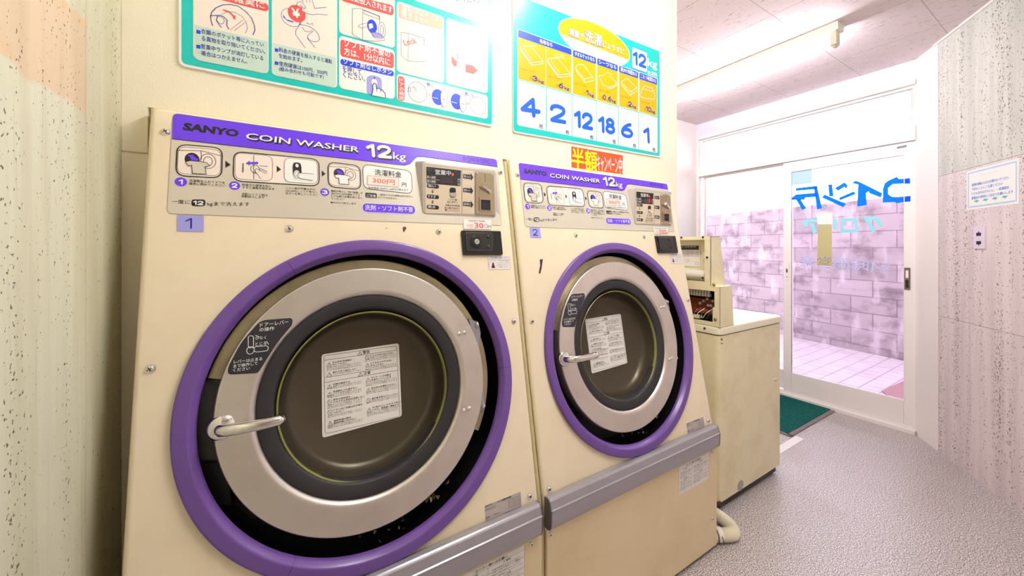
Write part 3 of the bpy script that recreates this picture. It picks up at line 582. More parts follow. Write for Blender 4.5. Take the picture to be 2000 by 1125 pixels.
    pn.T('使用硬貨 500円と100円が使えます', (295, 484), (592, 502), 17, M_ink, 3); frame4((275, 530), (360, 536), (318, 514), (318, 550), M_ink, 0, M_ink, .004); pn.T('ご注意', (286, 542), (352, 547), 20, M_wht, 2, .01)
    frame4((254, 622), (641, 640), (447, 597), (447, 662), mat('white_outline', (240, 236, 250), .4), .0016, M_purple, .03); pn.T('洗剤・ソフト剤不要', (273, 640), (625, 656), 40, M_wht, 3, .012)
    pn.B('instruction_print', t)
    # control box
    def q3(p, o): return F_pan.pt(p[0], p[1], o)
    fr_o = F_pan.pt(.368, .721, .003); fc = Frame(fr_o, (1, 0, 0), F_pan.pt(.368, .878, .030) - fr_o)
    b0 = rounded([(.352, .709), (.637, .709), (.641, .893), (.348, .891)], .014, 5); f0 = rounded([(-.006, -.004), (.254, -.004), (.254, .163), (-.006, .163)], .012, 5)
    f1 = rounded([(.002, .004), (.246, .004), (.246, .155), (.002, .155)], .008, 5)
    mb = MB(); mb.loops([[F_pan.pt(u, v, 0) for u, v in b0], [fc.pt(u, v, -.006) for u, v in f0], [fc.pt(u, v, -.001) for u, v in [(a * .99 + .00124, b_ * .985 + .0012) for a, b_ in f0]], [fc.pt(u, v, 0) for u, v in f1]], mat('control_box_grey', (204, 194, 186), .35, .15)); mb.poly(fc, f1, mat('control_box_grey', (0, 0, 0)), 0)
    cb = mb.build('control_box', t, smooth=50)
    pn = Pen(fc, 780, 290, .12443, .0006)
    pn.P([(410, 268), (1172, 352), (1180, 1030), (408, 1015)], mat('face_plate', (226, 208, 184), .4), 0, .004); pn.P([(420, 285), (965, 345), (955, 592), (425, 548)], M_ink, 1, .003)
    pn.T('営業中', (562, 408), (806, 428), 78, M_wht, 2, .012); pn.P([(820, 386), (853, 390), (852, 432), (820, 428)], M_red, 2); pn.T('投入金額', (432, 466), (566, 478), 40, M_wht, 2, .006); pn.T('残り時間', (432, 536), (566, 546), 40, M_wht, 2, .006); pn.L([(430, 490), (626, 497)], .0006, M_wht, 2)
    pn.P([(640, 450), (830, 468), (836, 556), (640, 545)], mat('smoked_display', (66, 52, 56), .3), 2, .003); pn.T('円', (915, 512), (952, 516), 36, M_wht, 2); pn.L([(905, 524), (955, 530)], .0006, M_wht, 2); pn.T('分', (914, 576), (948, 580), 34, M_wht, 2)
    for y, tx in ((592, '洗い'), (757, 'すすぎ'), (920, '脱水')): pn.P([(428, y - 38), (620, y - 20), (620, y + 40), (428, y + 25)], M_ink, 1, .006); pn.T(tx, (445, y + 14), (568, y + 24), 42, M_wht, 2, .008)
    for y in (655, 680, 820, 845): pn.P([(500, y - 2), (540, y + 2), (520, y + 22)], M_ink, 1)
    pn.R([(790, 640), (885, 648), (885, 775), (790, 768)], .001, M_ink, 1, .008)
    pn.P([(786, 612), (885, 616), (884, 700), (786, 700)], M_ink, 1, .008)
    for tx, a, b_, h in (('ソフト剤', (762, 818), (900, 824), 32), ('なしボタン', (750, 855), (916, 862), 32), ('不要な方は料金', (720, 905), (946, 914), 30), ('投入後1分以内に', (710, 945), (946, 956), 30), ('押してください', (715, 985), (946, 996), 30)): pn.T(tx, a, b_, h, M_ink, 1, .003)
    pn.L([(978, 335), (982, 1025)], .0012, M_ink, 1)
    for y, tx in ((448, '投入口'), (663, '返却レバー'), (880, '返却口')): pn.P([(998, y - 45), (1120, y - 35), (1120, y - 62), (1158, y + 5), (1125, y + 60), (1124, y + 35), (998, y + 20)], M_ink, 1); pn.T(tx, (1008, y + 8), (1118, y + 22), 40, M_wht, 2, .006)
    pn.B('control_print', cb)
    u, v = fc.px(780 + 836 * .12443, 290 + 728 * .12443); MB().lathe(fc, u, v, [(.0072, .0008), (.0072, .003), (.0055, .0045), (.0045, .0035), (.0003, .0035)], M_chrome, 24).build('push_button', cb)
    fp = lambda x, y: fc.px(780 + x * .12443, 290 + y * .12443)
    mb = MB(); mb.prism(fc, rounded([fp(1192, 368), fp(1472, 400), fp(1500, 1050), fp(1188, 1032)], .003), .0005, .003, M_brz); mb.stroke(fc, [fp(1338, 402), fp(1342, 535)], .0012, M_ink, .0034)
    for p in ((1218, 390), (1456, 412), (1220, 1005), (1462, 1022)): mb.lathe(fc, *fp(*p), [(.003, .003), (.002, .0045), (.0003, .005)], M_chrome, 12)
    cp = mb.build('coin_plate', cb)
    mb = MB(); p0 = fp(1405, 685); p1 = fp(1268, 590); mb.lathe(fc, *p0, [(.0065, .003), (.0065, .010), (.005, .012), (.0003, .012)], M_chrome, 20); a = fc.pt(*p0, .009); b_ = fc.pt(*p1, .014); mb.tube([a, a.lerp(b_, .5), b_], [.0042, .0045, .005], M_chrome, 12); mb.build('return_lever', cb)
    mb = MB(); o_ = [fp(1246, 772), fp(1440, 790), fp(1442, 992), (fp(1246, 975))]; i_ = [fp(1268, 808), fp(1414, 815), fp(1416, 975), fp(1268, 965)]
    mb.loops([[fc.pt(*p, .003) for p in o_], [fc.pt(*p, .006) for p in o_], [fc.pt(*p, .006) for p in i_], [fc.pt(*p, .0034) for p in i_]], M_brz); mb.poly(fc, i_, M_ink, .0036); mb.stroke(fc, [fp(1290, 880), fp(1395, 888)], .0006, M_lock, .0042); mb.build('coin_return', cb)
    # coin box lock
    g = lambda x, y: F_pan.px(640 + x * .26667, 240 + y * .26667)
    mb = MB(); o_ = rounded([g(974, 790), g(1260, 796), g(1276, 968), g(990, 970)], .004); mb.prism(F_pan, o_, 0, .009, M_blk, .002); lk = mb.build('coin_box_door', t)
    mb = MB(); i_ = rounded([g(1000, 808), g(1196, 812), g(1192, 942), g(1008, 940)], .006); mb.prism(F_pan, i_, .009, .012, mat('lock_panel', (22, 20, 23), .35), .001); mb.stroke(F_pan, rounded([g(1000, 808), g(1196, 812), g(1192, 942), g(1008, 940)], .006), .0008, M_lock, .0125, True); mb.build('lock_plate', lk)
    for p in ((1163, 838), (1166, 912)): MB().lathe(F_pan, *g(*p), [(.0055, .012), (.005, .0145), (.0003, .0155)], mat('dull_brass', (84, 66, 44), .4, .8), 18).build('screw', lk)
    # bumper bar
    pr = [(0, .549), (.012, .552), (.020, .5515), (.024, .549), (.027, .5455), (.033, .5235), (.0362, .5215), (.0368, .5195), (.0352, .5178), (.035, .500), (.0345, .478), (.032, .466), (.027, .459), (.020, .4555), (0, .455)]
    mb = MB(); L = [[Vector((x, .941 - d, z)) for d, z in pr] for x in (-.258, .663)]; mb.loops(L, M_bar, False); bb = mb.build('bumper_bar', t, smooth=22)
    for x0, x1 in ((-.262, -.258), (.663, .667)):
        fs = Frame((x0, 0, 0), (0, 1, 0), (0, 0, 1)); MB().prism(fs, [(.941 - d * 1.02, z) for d, z in pr][::-1], 0, x1 - x0, mat('bar_cap', (104, 98, 104), .5)).build('end_cap', bb)
    # plates and notices
    pn = Pen(F_pan, 680, 780, .3021, .0006); pn.P([(882, 690), (1114, 596), (1120, 705), (888, 796)], M_silver, 0)
    for tx, a, b_, h in (('SANYO', (884, 700), (930, 682), 13), ('SCW-5123C', (884, 722), (955, 694), 10), ('コイン式電気洗濯機', (962, 672), (1054, 634), 14), ('製造番号', (888, 772), (918, 760), 9), ('0002713', (940, 750), (980, 735), 9), ('三洋電機株式会社', (1002, 748), (1100, 708), 11)): pn.T(tx, a, b_, h, M_ink, 1, .01)
    pn.R([(1034, 650), (1110, 620), (1114, 670), (1038, 702)], .0006, M_ink, 1)
    for k in range(1, 4): pn.L([(1034 + k, 650 + k * 13), (1110 + k, 620 + k * 12.5)], .0005, M_ink, 1)
    pn.L([(1070, 636), (1074, 688)], .0005, M_ink, 1); pn.B('rating_plate', t)
    pn = Pen(F_low, 680, 780, .3021, .0006); q = [(830, 1061), (1134, 946), (1134, 1110), (812, 1240)]
    u0, u1 = .40, .613; v0, v1 = .33, .443; pn.mb.poly(F_low, [(u0, v0), (u1, v0), (u1, v1), (u0, v1)], M_paper, .0006); 
    for a in (u0, (u0 * .58 + u1 * .42), u1 - .0003): pn.mb.stroke(F_low, [(a, v0), (a, v1 - (.012 if u0 < a < u1 - .01 else 0))], .0006, M_ink, .001)
    pn.mb.text(F_low, 'オーナー様へのお願い', (u0 + .05, v1 - .0105), (u1 - .06, v1 - .0105), .008, M_ink, .001, .01); pn.mb.stroke(F_low, [(u0, v1 - .013), (u1, v1 - .013)], .0005, M_ink, .001)
    for c_ in (0, 1):
        a0 = u0 + .004 + c_ * .09; a1 = a0 + (.082 if c_ == 0 else .115)
        for k in range(11):
            y = v1 - .021 - k * .0078
            if k in (0, 5): pn.mb.text(F_low, '⚠注意' if k else '⚠警告', ((a0 + a1) / 2 - .013, y), ((a0 + a1) / 2 + .013, y), .0058, M_ink, .001, .01)
            else: pn.mb.text(F_low, ['機械の点検は電源を切ってから行う', '分解や修理はしないでください', '水道の元栓を閉めてから掃除する'][k % 3], (a0 + .008, y), (a1 - .01 * (k % 2), y), .0042, M_ink, .001)
            if k in (1, 5, 9): pn.mb.stroke(F_low, [(u0, y - .0018), (u1, y - .0018)], .0004, M_ink, .001)
    pn.B('notice_sticker', t)
    pn = Pen(F_pan, 640, 240, .26667, .0006); pn.P([(1170, 975), (1333, 978), (1337, 1074), (1178, 1076)], M_paper, 0); pn.R([(1172, 977), (1331, 980), (1335, 1072), (1180, 1074)], .0006, mat('violet_line', (110, 110, 170), .5), 1)
    pn.T('⚠お子様に注意ください', (1182, 996), (1325, 997), 14, M_navy, 1); pn.L([(1174, 1002), (1332, 1003)], .0005, M_navy, 1); pn.E((1210, 1035), (1240, 1035), (1210, 1006), M_red, 1, .0009); pn.P([(1200, 1062), (1204, 1030), (1212, 1018), (1218, 1034), (1224, 1062)], M_ink, 1); pn.L([(1190, 1014), (1230, 1056)], .0008, M_red, 2)
    for k, tx in enumerate(('ドラムの中にお子様が', '入らないよう十分に', '気をつけて', 'ご使用ください')): pn.T(tx, (1246, 1014 + k * 15), (1325, 1015 + k * 15), 9, M_ink, 1)
    pn.B('safety_sticker', t)
    for p in ((323.3, 257.7), (565, 447), (857, 453), (1003.3, 627.5), (1034, 969), (293, 721), (977, 337)): screw(t, F_pan, *F_pan.px(*p))
    screw(t, F_pan, .721 - WSTEP, -.172); u, v = F_low.px(1037, 1054); screw(t, F_low, u, .449 - .012, .006); screw(t, F_low, .7 - WSTEP + .008, .437, .006); u, v = F_low.px(1391, 1012); screw(t, F_low, u - WSTEP, v, .006)
    return t

def copy_thing(o, dx, parent=None):
    c = o.copy(); COL.objects.link(c); c.parent = parent
    if parent is None: c.location.x += dx; ORG[c] = ORG[o] + Vector((dx, 0, 0))
    else: ORG[c] = ORG[parent]
    for ch in list(o.children): copy_thing(ch, dx, c)
    return c
wa = make_washer()
wb = copy_thing(wa, WSTEP)
wa['label'] = 'cream front-loading coin washer with purple door ring and number 1 sticker, beside the stone wall'
wb['label'] = 'cream front-loading coin washer with purple door ring and number 2 sticker, beside the old top-loader'
def sticker(root, name, dxx, fn):
    pn = Pen(F_pan, 0, 0, 1, .0012); fn(pn); mb = pn.mb
    return pn.B(name, root)
sticker(wa, 'number_sticker', 0, lambda p: p.P([(346, 420), (398, 421), (398, 453), (346, 452)], M_lav, 0).D('1', (364, 447), (376, 447), 21, M_navy, 1, .12))
sticker(wb, 'number_sticker', 0, lambda p: p.P([(1034, 444), (1054, 445), (1057, 465), (1036, 464)], M_lav, 0).D('2', (1041, 460), (1050, 460.5), 12.5, M_navy, 1, .13))
sticker(wa, 'price_sticker', 0, lambda p: p.crop(640, 240, .26667).P([(990, 706), (1196, 712), (1198, 782), (996, 778)], M_paper, 3).T('料金改定 洗濯機', (1030, 724), (1150, 728), 12, M_lock, 4).T('1回', (1020, 768), (1062, 770), 26, M_pink, 4, .02).T('30', (1074, 772), (1140, 774), 40, M_red, 4, .02).T('0', (1146, 772), (1172, 773), 34, mat('faded_print', (200, 170, 180), .6), 4).T('円', (1172, 772), (1196, 772), 18, M_ink, 4))
sticker(wb, 'price_sticker', 0, lambda p: p.crop(1200, 330, .1689).P([(442, 672), (610, 678), (616, 750), (456, 755)], M_paper, 3).T('料金改定 洗濯機', (460, 694), (600, 698), 12, M_lock, 4).T('1回', (472, 744), (508, 745), 26, M_pink, 4, .02).T('300', (514, 748), (600, 750), 46, M_red, 4, .02).T('円', (600, 750), (616, 750), 16, M_ink, 4))
g = lambda x, y: F_pan.px(640 + x * .26667, 240 + y * .26667)
mb = MB(); u, v = g(1077, 877); mb.lathe(F_pan, u, v, [(.021, .0122), (.0205, .014), (.018, .0145), (.0085, .0145)], M_blk, 36); mb.lathe(F_pan, u, v, [(.0085, .0145), (.0085, .0175), (.0003, .0175)], M_chrome, 24); mb.stroke(F_pan, [(u + .0045 * math.cos(i * .785), v + .0045 * math.sin(i * .785)) for i in range(8)], .0012, M_ink, .018, True); mb.stroke(F_pan, [(u - .003, v), (u + .003, v)], .0012, M_ink, .018)
mb.build('lock_cylinder', wa)
pn = Pen(F_pan, 0, 0, 1, .0008); pn.P([(1054, 507), (1060, 506), (1058, 522), (1055, 535), (1052, 533), (1055, 518)], mat('dark_mark', (70, 30, 60), .6), 0); pn.B('scuff_mark', wb)
pn = Pen(F_pan, 640, 240, .26667, .0008); pn.P([(548, 768), (565, 758), (578, 770), (560, 800), (554, 800)], mat('bare_chip', (90, 60, 66), .6), 0).B('paint_chip', wa); pn = Pen(F_pan, 640, 240, .26667, .0008); pn.P([(424, 768), (434, 766), (436, 774), (428, 778)], mat('tan_chip', (190, 165, 130), .6), 0).B('paint_chip', wa)
fc2 = Frame(F_pan.pt(.368 + WSTEP, .721, .003), (1, 0, 0), F_pan.pt(.368, .878, .030) - F_pan.pt(.368, .721, .003)); pn = Pen(fc2, 1200, 330, .1689, .0018)
pn.P([(398, 344), (410, 345), (410, 392), (398, 390)], M_ledred, 0).P([(384, 302), (396, 304), (396, 326), (384, 324)], M_ledred, 0); pn.B('lit_digit', wb)
# filler bead between the two washers
mb = MB(); P = []
for k in range(120):
    s_ = .935 - k / 119 * 1.2; q = F_pan.pt(.6875, s_, -.014); P.append(q)
P += [Vector((.6875, .942, z)) for z in (.44, .3, .15, .02)]
mb.tube(P, [.0075 + random.uniform(-.0006, .0006) for _ in P], M_putty, 10); tag(mb.build('filler_bead'), 'tan filler bead running down the gap between the two washers', 'seal strip')
# ---------------------------------------------------------------- signs on the machine wall
def board(name, label, cat, px_corners, th=.006, r=.012, m=None):
    t = thing(name, label, cat, F_sign.pt(*F_sign.px(*px_corners[3])))
    MB().prism(F_sign, rounded([F_sign.px(*p) for p in px_corners], r), 0, th, m or M_wht, .001).build('board', t); return t
F_s2 = Frame((0, 1.194, 0), (1, 0, 0), (0, 0, 1))
# left sign (runs on above the picture)
X0, X1, ZB, ZT = -.219, .654, 1.7755, 2.33
t = thing('instruction_sign', 'turquoise instruction sign with picture panels on the wall above the number 1 washer', 'sign', (X0, 1.2, ZB))
MB().prism(F_sign, rounded([(X0, ZB), (X1, ZB), (X1, ZT), (X0, ZT)], .014), 0, .006, M_wht, .001).build('board', t)
pn = Pen(F_s2, 0, 0, 1, .0003); pn.mb.poly(F_s2, rounded([(X0 + .006, ZB + .006), (X1 - .006, ZB + .006), (X1 - .006, ZT - .006), (X0 + .006, ZT - .006)], .012), M_teal, .0003)
pn.B('border', t)
zc = (340, 0, .17); zd = (640, 0, .2311)
def upx(p): return F_s2.px(*p)[0]
def vpx(p): return F_s2.px(*p)[1]
def panel(name, u0, u1, v0, v1, fill, r=.014):
    mb = MB(); mb.poly(F_s2, rounded([(u0, v0), (u1, v0), (u1, v1), (u0, v1)], r), M_wht, .0008); mb.poly(F_s2, rounded([(u0 + .002, v0 + .002), (u1 - .002, v0 + .002), (u1 - .002, v1 - .002), (u0 + .002, v1 - .002)], r), fill, .0012); return mb.build(name, t, smooth=0)
Z_ = lambda c, p: (c[0] + p[0] * c[2], c[1] + p[1] * c[2])
pA = panel('picture_panel', upx(Z_(zc, (220, 600))), upx(Z_(zc, (1086, 700))), vpx(Z_(zc, (650, 768))), 2.2, M_blush)
pB = panel('picture_panel', upx(Z_(zc, (1122, 700))), upx(Z_(zc, (1874, 800))), vpx(Z_(zc, (1500, 940))), 2.2, M_blush)
z1_ = vpx(Z_(zd, (330, 362))); uc0, uc1 = upx(Z_(zd, (95, 400))), upx(Z_(zd, (566, 500)))
pC = panel('picture_panel', uc0, uc1, z1_ + .006, 2.2, M_blush); pD = panel('picture_panel', uc0, uc1, vpx(Z_(zd, (330, 792))), z1_, M_wht)
pE = panel('picture_panel', upx(Z_(zd, (583, 400))), upx(Z_(zd, (981, 500))), vpx(Z_(zd, (780, 655))), vpx(Z_(zd, (780, 75))), M_blush)
pF = panel('picture_panel', upx(Z_(zd, (999, 500))), upx(Z_(zd, (1351, 600))), vpx(Z_(zd, (1175, 748))), vpx(Z_(zd, (1175, 208))), M_blush)
pG = panel('picture_panel', upx(Z_(zd, (583, 700))), upx(Z_(zd, (1351, 900))), vpx(Z_(zd, (970, 930))), vpx(Z_(zd, (970, 715))), M_wht)
pH = panel('heading_panel', upx(Z_(zd, (583, 0))), upx(Z_(zd, (1360, 100))), vpx(Z_(zd, (1175, 160))), 2.3, M_wht)
M_line = mat('drawing_line', (96, 92, 150), .5); M_redl = mat('red_heading', (236, 88, 88), .4); M_green = M_mint
pn = Pen(F_s2, *zc, .0014)
pn.P([(238, 288), (1078, 480), (1078, 850), (238, 690)], M_mint, 0, [0, 0, .01, .014]); 
for sy, a, b_, tx in ((0, (312, 388), (1030, 545), '衣類のポケット等に入ってい'), (0, (318, 468), (1050, 625), 'る異物を取り除いてください。'), (0, (312, 562), (1025, 700), '営業中ランプが消灯している'), (0, (312, 640), (842, 738), '場合はつかえません。')): pn.T(tx, a, b_, 58, M_navy, 1, .008)
for y in (345, 515): pn.P([(258, y), (305, y + 10), (305, y + 50), (258, y + 42)], M_blue, 1)
pn.P([(300, -135), (1085, 50), (1085, 142), (300, -60)], M_redl, 1, .012); pn.T('ドアは確実に', (330, -62), (1040, 110), 82, M_wht, 2, .03)
arc = [(420, 205), (430, 150), (480, 95), (560, 60), (650, 55), (740, 75), (830, 140), (890, 210), (922, 290), (930, 350), (905, 405)]; pn.L(arc, .0016, M_navy, 1)
pn.L([(545, 170), (620, 135), (700, 145), (780, 190), (830, 260), (845, 330), (820, 385)], .0008, M_line, 1); pn.L([(650, 345), (790, 235)], .0008, M_line, 1); pn.L([(695, 355), (815, 262)], .0008, M_line, 1)
pn.L([(445, 300), (425, 240), (422, 185), (480, 180), (530, 180), (570, 195), (612, 235), (605, 290), (630, 340)], .0016, M_navy, 1); pn.L([(500, 185), (488, 240), (545, 320)], .0014, M_navy, 1); pn.E((535, 235), (578, 240), (535, 195), M_navy, 1, .0008)
pn.P([(566, 110), (640, 135), (690, 185), (706, 180), (706, 232), (672, 208), (682, 198), (635, 150), (562, 122)], M_redl, 1)
pn.B('panel_print', pA); pn = Pen(F_s2, *zc, .0014)
pn.P([(1142, 500), (1858, 662), (1858, 1008), (1142, 866)], M_mint, 0, [0, 0, .01, .014])
for a, b_, tx in (((1205, 598), (1815, 738), '料金の硬貨を投入すると運転'), ((1205, 668), (1470, 722), 'を始めます。'), ((1205, 756), (1758, 872), '使用硬貨は100円、500円'), ((1205, 820), (1720, 918), '(組み合わせも可能です)')): pn.T(tx, a, b_, 54, M_navy, 1, .008)
for y in (556, 706): pn.P([(1158, y), (1198, y + 9), (1198, y + 45), (1158, y + 38)], M_blue, 1)
pn.E((1350, 205), (1465, 205), (1350, 105), M_line, 1, .001); pn.P([(1255, 175), (1290, 225), (1370, 250), (1370, 262), (1300, 240), (1255, 200)], M_blue, 1); pn.E((1412, 160), (1512, 165), (1412, 65), M_redl, 2)
pn.T('¥', (1365, 205), (1460, 215), 105, M_wht, 3, .03)
pn.P([(1450, 60), (1510, 90), (1520, 150), (1470, 130), (1480, 100)], M_blush, 3); pn.L([(1405, 80), (1415, 40), (1455, 20), (1510, 85), (1500, 110), (1450, 65)], .001, M_navy, 4)
for q_ in (((1470, -10), (1485, 30)), ((1510, -10), (1530, 35)), ((1550, -10), (1565, 35)), ((1585, 0), (1615, 100), (1750, 85)), ((1500, 150), (1590, 175), (1640, 165), (1765, 175)), ((1510, 555), (1395, 400), (1400, 345), (1425, 320), (1440, 285), (1490, 290), (1560, 310), (1620, 350), (1660, 400), (1672, 450), (1650, 480), (1580, 480), (1530, 435), (1540, 410), (1600, 360)), ((1470, 310), (1500, 360), (1560, 370), (1590, 350)), ((1530, 440), (1622, 552)), ((1520, 275), (1535, 265), (1555, 285)), ((1560, 285), (1590, 270), (1595, 300)), ((1440, 285), (1450, 250))): pn.L(q_, .001, M_navy, 1)
pn.B('panel_print', pB); pn = Pen(F_s2, *zd, .0014)
pn.P([(108, -60), (556, 50), (556, 138), (108, 5)], M_redl, 1, .012); pn.T('ソフターは', (330, -10), (540, 45), 62, M_wht, 2, .02); pn.T('自動投入されます', (180, 5), (545, 118), 62, M_wht, 2, .02)
for q_ in (((208, 78), (208, 290), (295, 342), (438, 352)), ((208, 78), (275, 72), (440, 140), (438, 200)), ((295, 342), (295, 82)), ((305, 90), (435, 140), (435, 165), (305, 118), (305, 90)), ((255, 225), (270, 210), (330, 195), (360, 200)), ((255, 225), (290, 240), (340, 225))): pn.L(q_, .001, M_line, 1)
pn.E((375, 225), (416, 225), (375, 168), M_blue, 1); pn.E((458, 255), (488, 255), (458, 190), M_line, 1, .001); pn.E((458, 255), (472, 255), (458, 215), M_line, 1, .001); pn.P([(345, 205), (375, 200), (385, 235), (350, 250)], M_blush, 2); pn.P([(370, 275), (430, 280), (470, 310), (465, 330), (385, 310)], M_lav, 2); pn.L([(370, 275), (430, 285), (475, 320), (480, 345), (440, 345), (385, 312), (370, 275)], .001, M_line, 3)
pn.B('panel_print', pC); pn = Pen(F_s2, *zd, .0014)
pn.P([(107, 332), (558, 452), (558, 582), (107, 475)], M_redl, 1, .01); pn.T('ソフト剤不要の', (138, 395), (528, 492), 66, M_wht, 2, .03); pn.T('方は、1分以内に', (138, 465), (524, 560), 64, M_wht, 2, .03)
pn.P([(107, 496), (558, 602), (558, 650), (107, 548)], M_blue, 1, .02); pn.T('ソフト剤なしボタン', (132, 542), (540, 638), 46, M_wht, 2, .02); pn.T('を押して', (125, 605), (285, 640), 52, M_navy, 1, .004); pn.T('ください。', (130, 655), (318, 692), 52, M_navy, 1, .004)
pn.P([(330, 650), (380, 635), (440, 655), (456, 680), (456, 815), (330, 790)], M_lav, 1, .008); pn.E((394, 700), (420, 700), (394, 668), M_blush, 2); pn.E((394, 662), (400, 662), (394, 654), M_navy, 2)
hand = [(370, 806), (382, 760), (378, 725), (392, 705), (408, 715), (412, 755), (425, 748), (440, 752), (448, 765), (460, 762), (472, 780), (484, 790), (486, 828)]; pn.P(hand, M_wht, 3); pn.L(hand, .0022, M_navy, 4); pn.L([(412, 755), (414, 780)], .0014, M_navy, 4); pn.L([(448, 765), (448, 785)], .0014, M_navy, 4)
pn.B('panel_print', pD); pn = Pen(F_s2, *zd, .0014)
M_pale = mat('pale_orange', (250, 196, 168), .5); pn.P([(596, 25), (970, 140), (970, 258), (596, 150)], M_pale, 0, .01); pn.T('運転中はドアが', (625, 92), (950, 188), 60, M_wht, 1, .02); pn.T('開きません', (625, 150), (860, 222), 60, M_wht, 1, .02)  # heading's orange is paled to paint in the washout from the lamp
for q_ in (((618, 275), (620, 470), (678, 518), (820, 525)), ((618, 275), (680, 285), (815, 325), (812, 390)), ((678, 518), (680, 285))): pn.L(q_, .0009, M_line, 1)
pn.T('Lock', (652, 388), (755, 368), 48, M_red, 1); pn.B('panel_print', pE); pn = Pen(F_s2, *zd, .0014)
pn.E((1072, 470), (1095, 470), (1072, 380), M_line, 1, .0009); pn.P([(1045, 480), (1090, 520), (1090, 555), (1075, 565), (1050, 530)], M_red, 2); pn.E((1145, 490), (1190, 490), (1145, 402), M_line, 1, .0009); pn.P([(1165, 545), (1225, 555), (1268, 600), (1230, 625), (1165, 610)], M_red, 2, .004); pn.B('panel_print', pF); pn = Pen(F_s2, *zd, .0014)
pn.P([(594, 640), (648, 655), (648, 858), (594, 845)], M_redl, 1, .008)
for k, ch in enumerate('ドアの開閉'): pn.T(ch, (604, 692 + k * 38), (640, 700 + k * 38), 32, M_wht, 2, .02)
for c_, rx, ry in (((758, 780), 78, 84), ((1268, 895), 66, 74)): pn.E(c_, (c_[0] + rx, c_[1] + rx * .25), (c_[0], c_[1] - ry), M_line, 1, .001); pn.E(c_, (c_[0] + rx * .62, c_[1] + rx * .2), (c_[0], c_[1] - ry * .62), M_pale, 1, .0008)
pn.L([(715, 735), (738, 745), (745, 775)], .0014, M_red, 2); pn.L([(682, 735), (698, 740), (698, 778), (684, 772), (682, 735)], .001, M_line, 2)
for x_, c_ in ((930, 822), (1090, 860)):
    pn.E((x_, c_), (x_ + 50, c_), (x_, c_ - 66), M_blue, 1); pn.E((x_ + 50, c_ + 10), (x_ + 78, c_ + 10), (x_ + 50, c_ - 68), M_wht, 2); pn.E((x_ + 50, c_ + 10), (x_ + 78, c_ + 10), (x_ + 50, c_ - 68), M_line, 3, .001); pn.L([(x_ - 45, c_ + 2), (x_, c_ + 14)], .002, M_wht, 3); pn.L([(x_ + 35, c_ + 18), (x_ + 60, c_ + 24)], .0014, M_line, 4)
pn.T('開く', (838, 728), (886, 738), 30, M_navy, 1); pn.T('閉じる', (1160, 808), (1230, 820), 28, M_navy, 1)
for p in ((852, 802), (1178, 878)): pn.P([(p[0], p[1] - 10), (p[0] + 18, p[1] + 2), (p[0], p[1] + 10)], mat('tan_print', (222, 180, 130), .5), 1)
pn.B('panel_print', pG); pn = Pen(F_s2, *zd, .0014); pn.T('洗濯のしかたの', (700, -40), (1295, 45), 120, mat('heading_blue', (140, 150, 220), .5), 1, .01); pn.B('panel_print', pH)

# right sign
t = board('capacity_sign', 'turquoise load chart sign with yellow columns and big blue numerals above the number 2 washer', 'sign', [(999.6, -14), (1289.5, 99), (1289.5, 308.5), (1000.5, 259)])
za = (990, 0, .16); zb = (990, 150, .1778)
pn = Pen(F_s2, *za, .0003); pn.P([(74, -78), (1866, 628), (1866, 1908), (80, 1600)], M_teal, 0, .012)
pn.B('border', t)
cols = [(135, 475), (475, 785), (805, 1085), (1100, 1350), (1368, 1600), (1615, 1830)]
heads = [('毛布なら', 135, 785), ('タオルケットなら', 805, 1085), ('シーツなら', 1100, 1350), ('夏かけ布団なら', 1368, 1600), ('こたつ布団なら', 1615, 1830)]
def slope_top(x): return 360 + (x - 140) * (600 - 360) / (780 - 140) if x < 795 else 610 + (x - 810) * (960 - 610) / (1825 - 810)
def slope_hb(x): return 455 + (x - 140) * (672 - 455) / (780 - 140) if x < 795 else 690 + (x - 810) * (1035 - 690) / (1825 - 810)
def slope_yb(x): return 968 + (x - 135) * (1425 - 968) / (1830 - 135)
def slope_wb(x): return 1530 + (x - 135) * (1868 - 1530) / (1830 - 135)
M_numb = mat('numeral_blue', (10, 100, 255), .4)
pn = Pen(F_s2, *za, .0006)
for (a, b_) in ((135, 785), (805, 1085), (1100, 1350), (1368, 1600), (1615, 1830)):
    pn.P([(a - 8, slope_top(a) - 8), (b_ + 6, slope_top(b_) - 8), (b_ + 6, slope_yb(b_)), (a - 8, slope_yb(a))], M_wht, 0, [.01, .01, 0, 0]); pn.P([(a, slope_hb(a)), (b_, slope_hb(b_)), (b_, slope_yb(b_) - 6), (a, slope_yb(a) - 6)], M_yel, 1)
pn.L([(475, slope_hb(475)), (475, slope_yb(475) - 6)], .0016, M_wht, 2); pn.B('column_background', t)
pn = Pen(F_s2, *za, .0010)
for tx, a, b_ in heads:
    pn.P([(a, slope_top(a)), (b_, slope_top(b_)), (b_, slope_hb(b_)), (a, slope_hb(a))], M_blue, 1, [.009, .009, 0, 0]); wd = (b_ - a) * (.86 if a > 800 else .24); cx_ = (a + b_) / 2; x0 = cx_ - wd / 2 + (15 if a < 800 else 0); x1 = x0 + wd; k = (slope_hb(b_) - slope_hb(a)) / (b_ - a)
    y0 = slope_hb(x0) - 16; pn.T(tx, (x0, y0), (x1, y0 + k * wd), 52, M_wht, 2, .03)
pn.B('column_headings', t)
pn = Pen(F_s2, *za, .0014)
kg = ['3', '6', '1', '0.6', '2', '10']
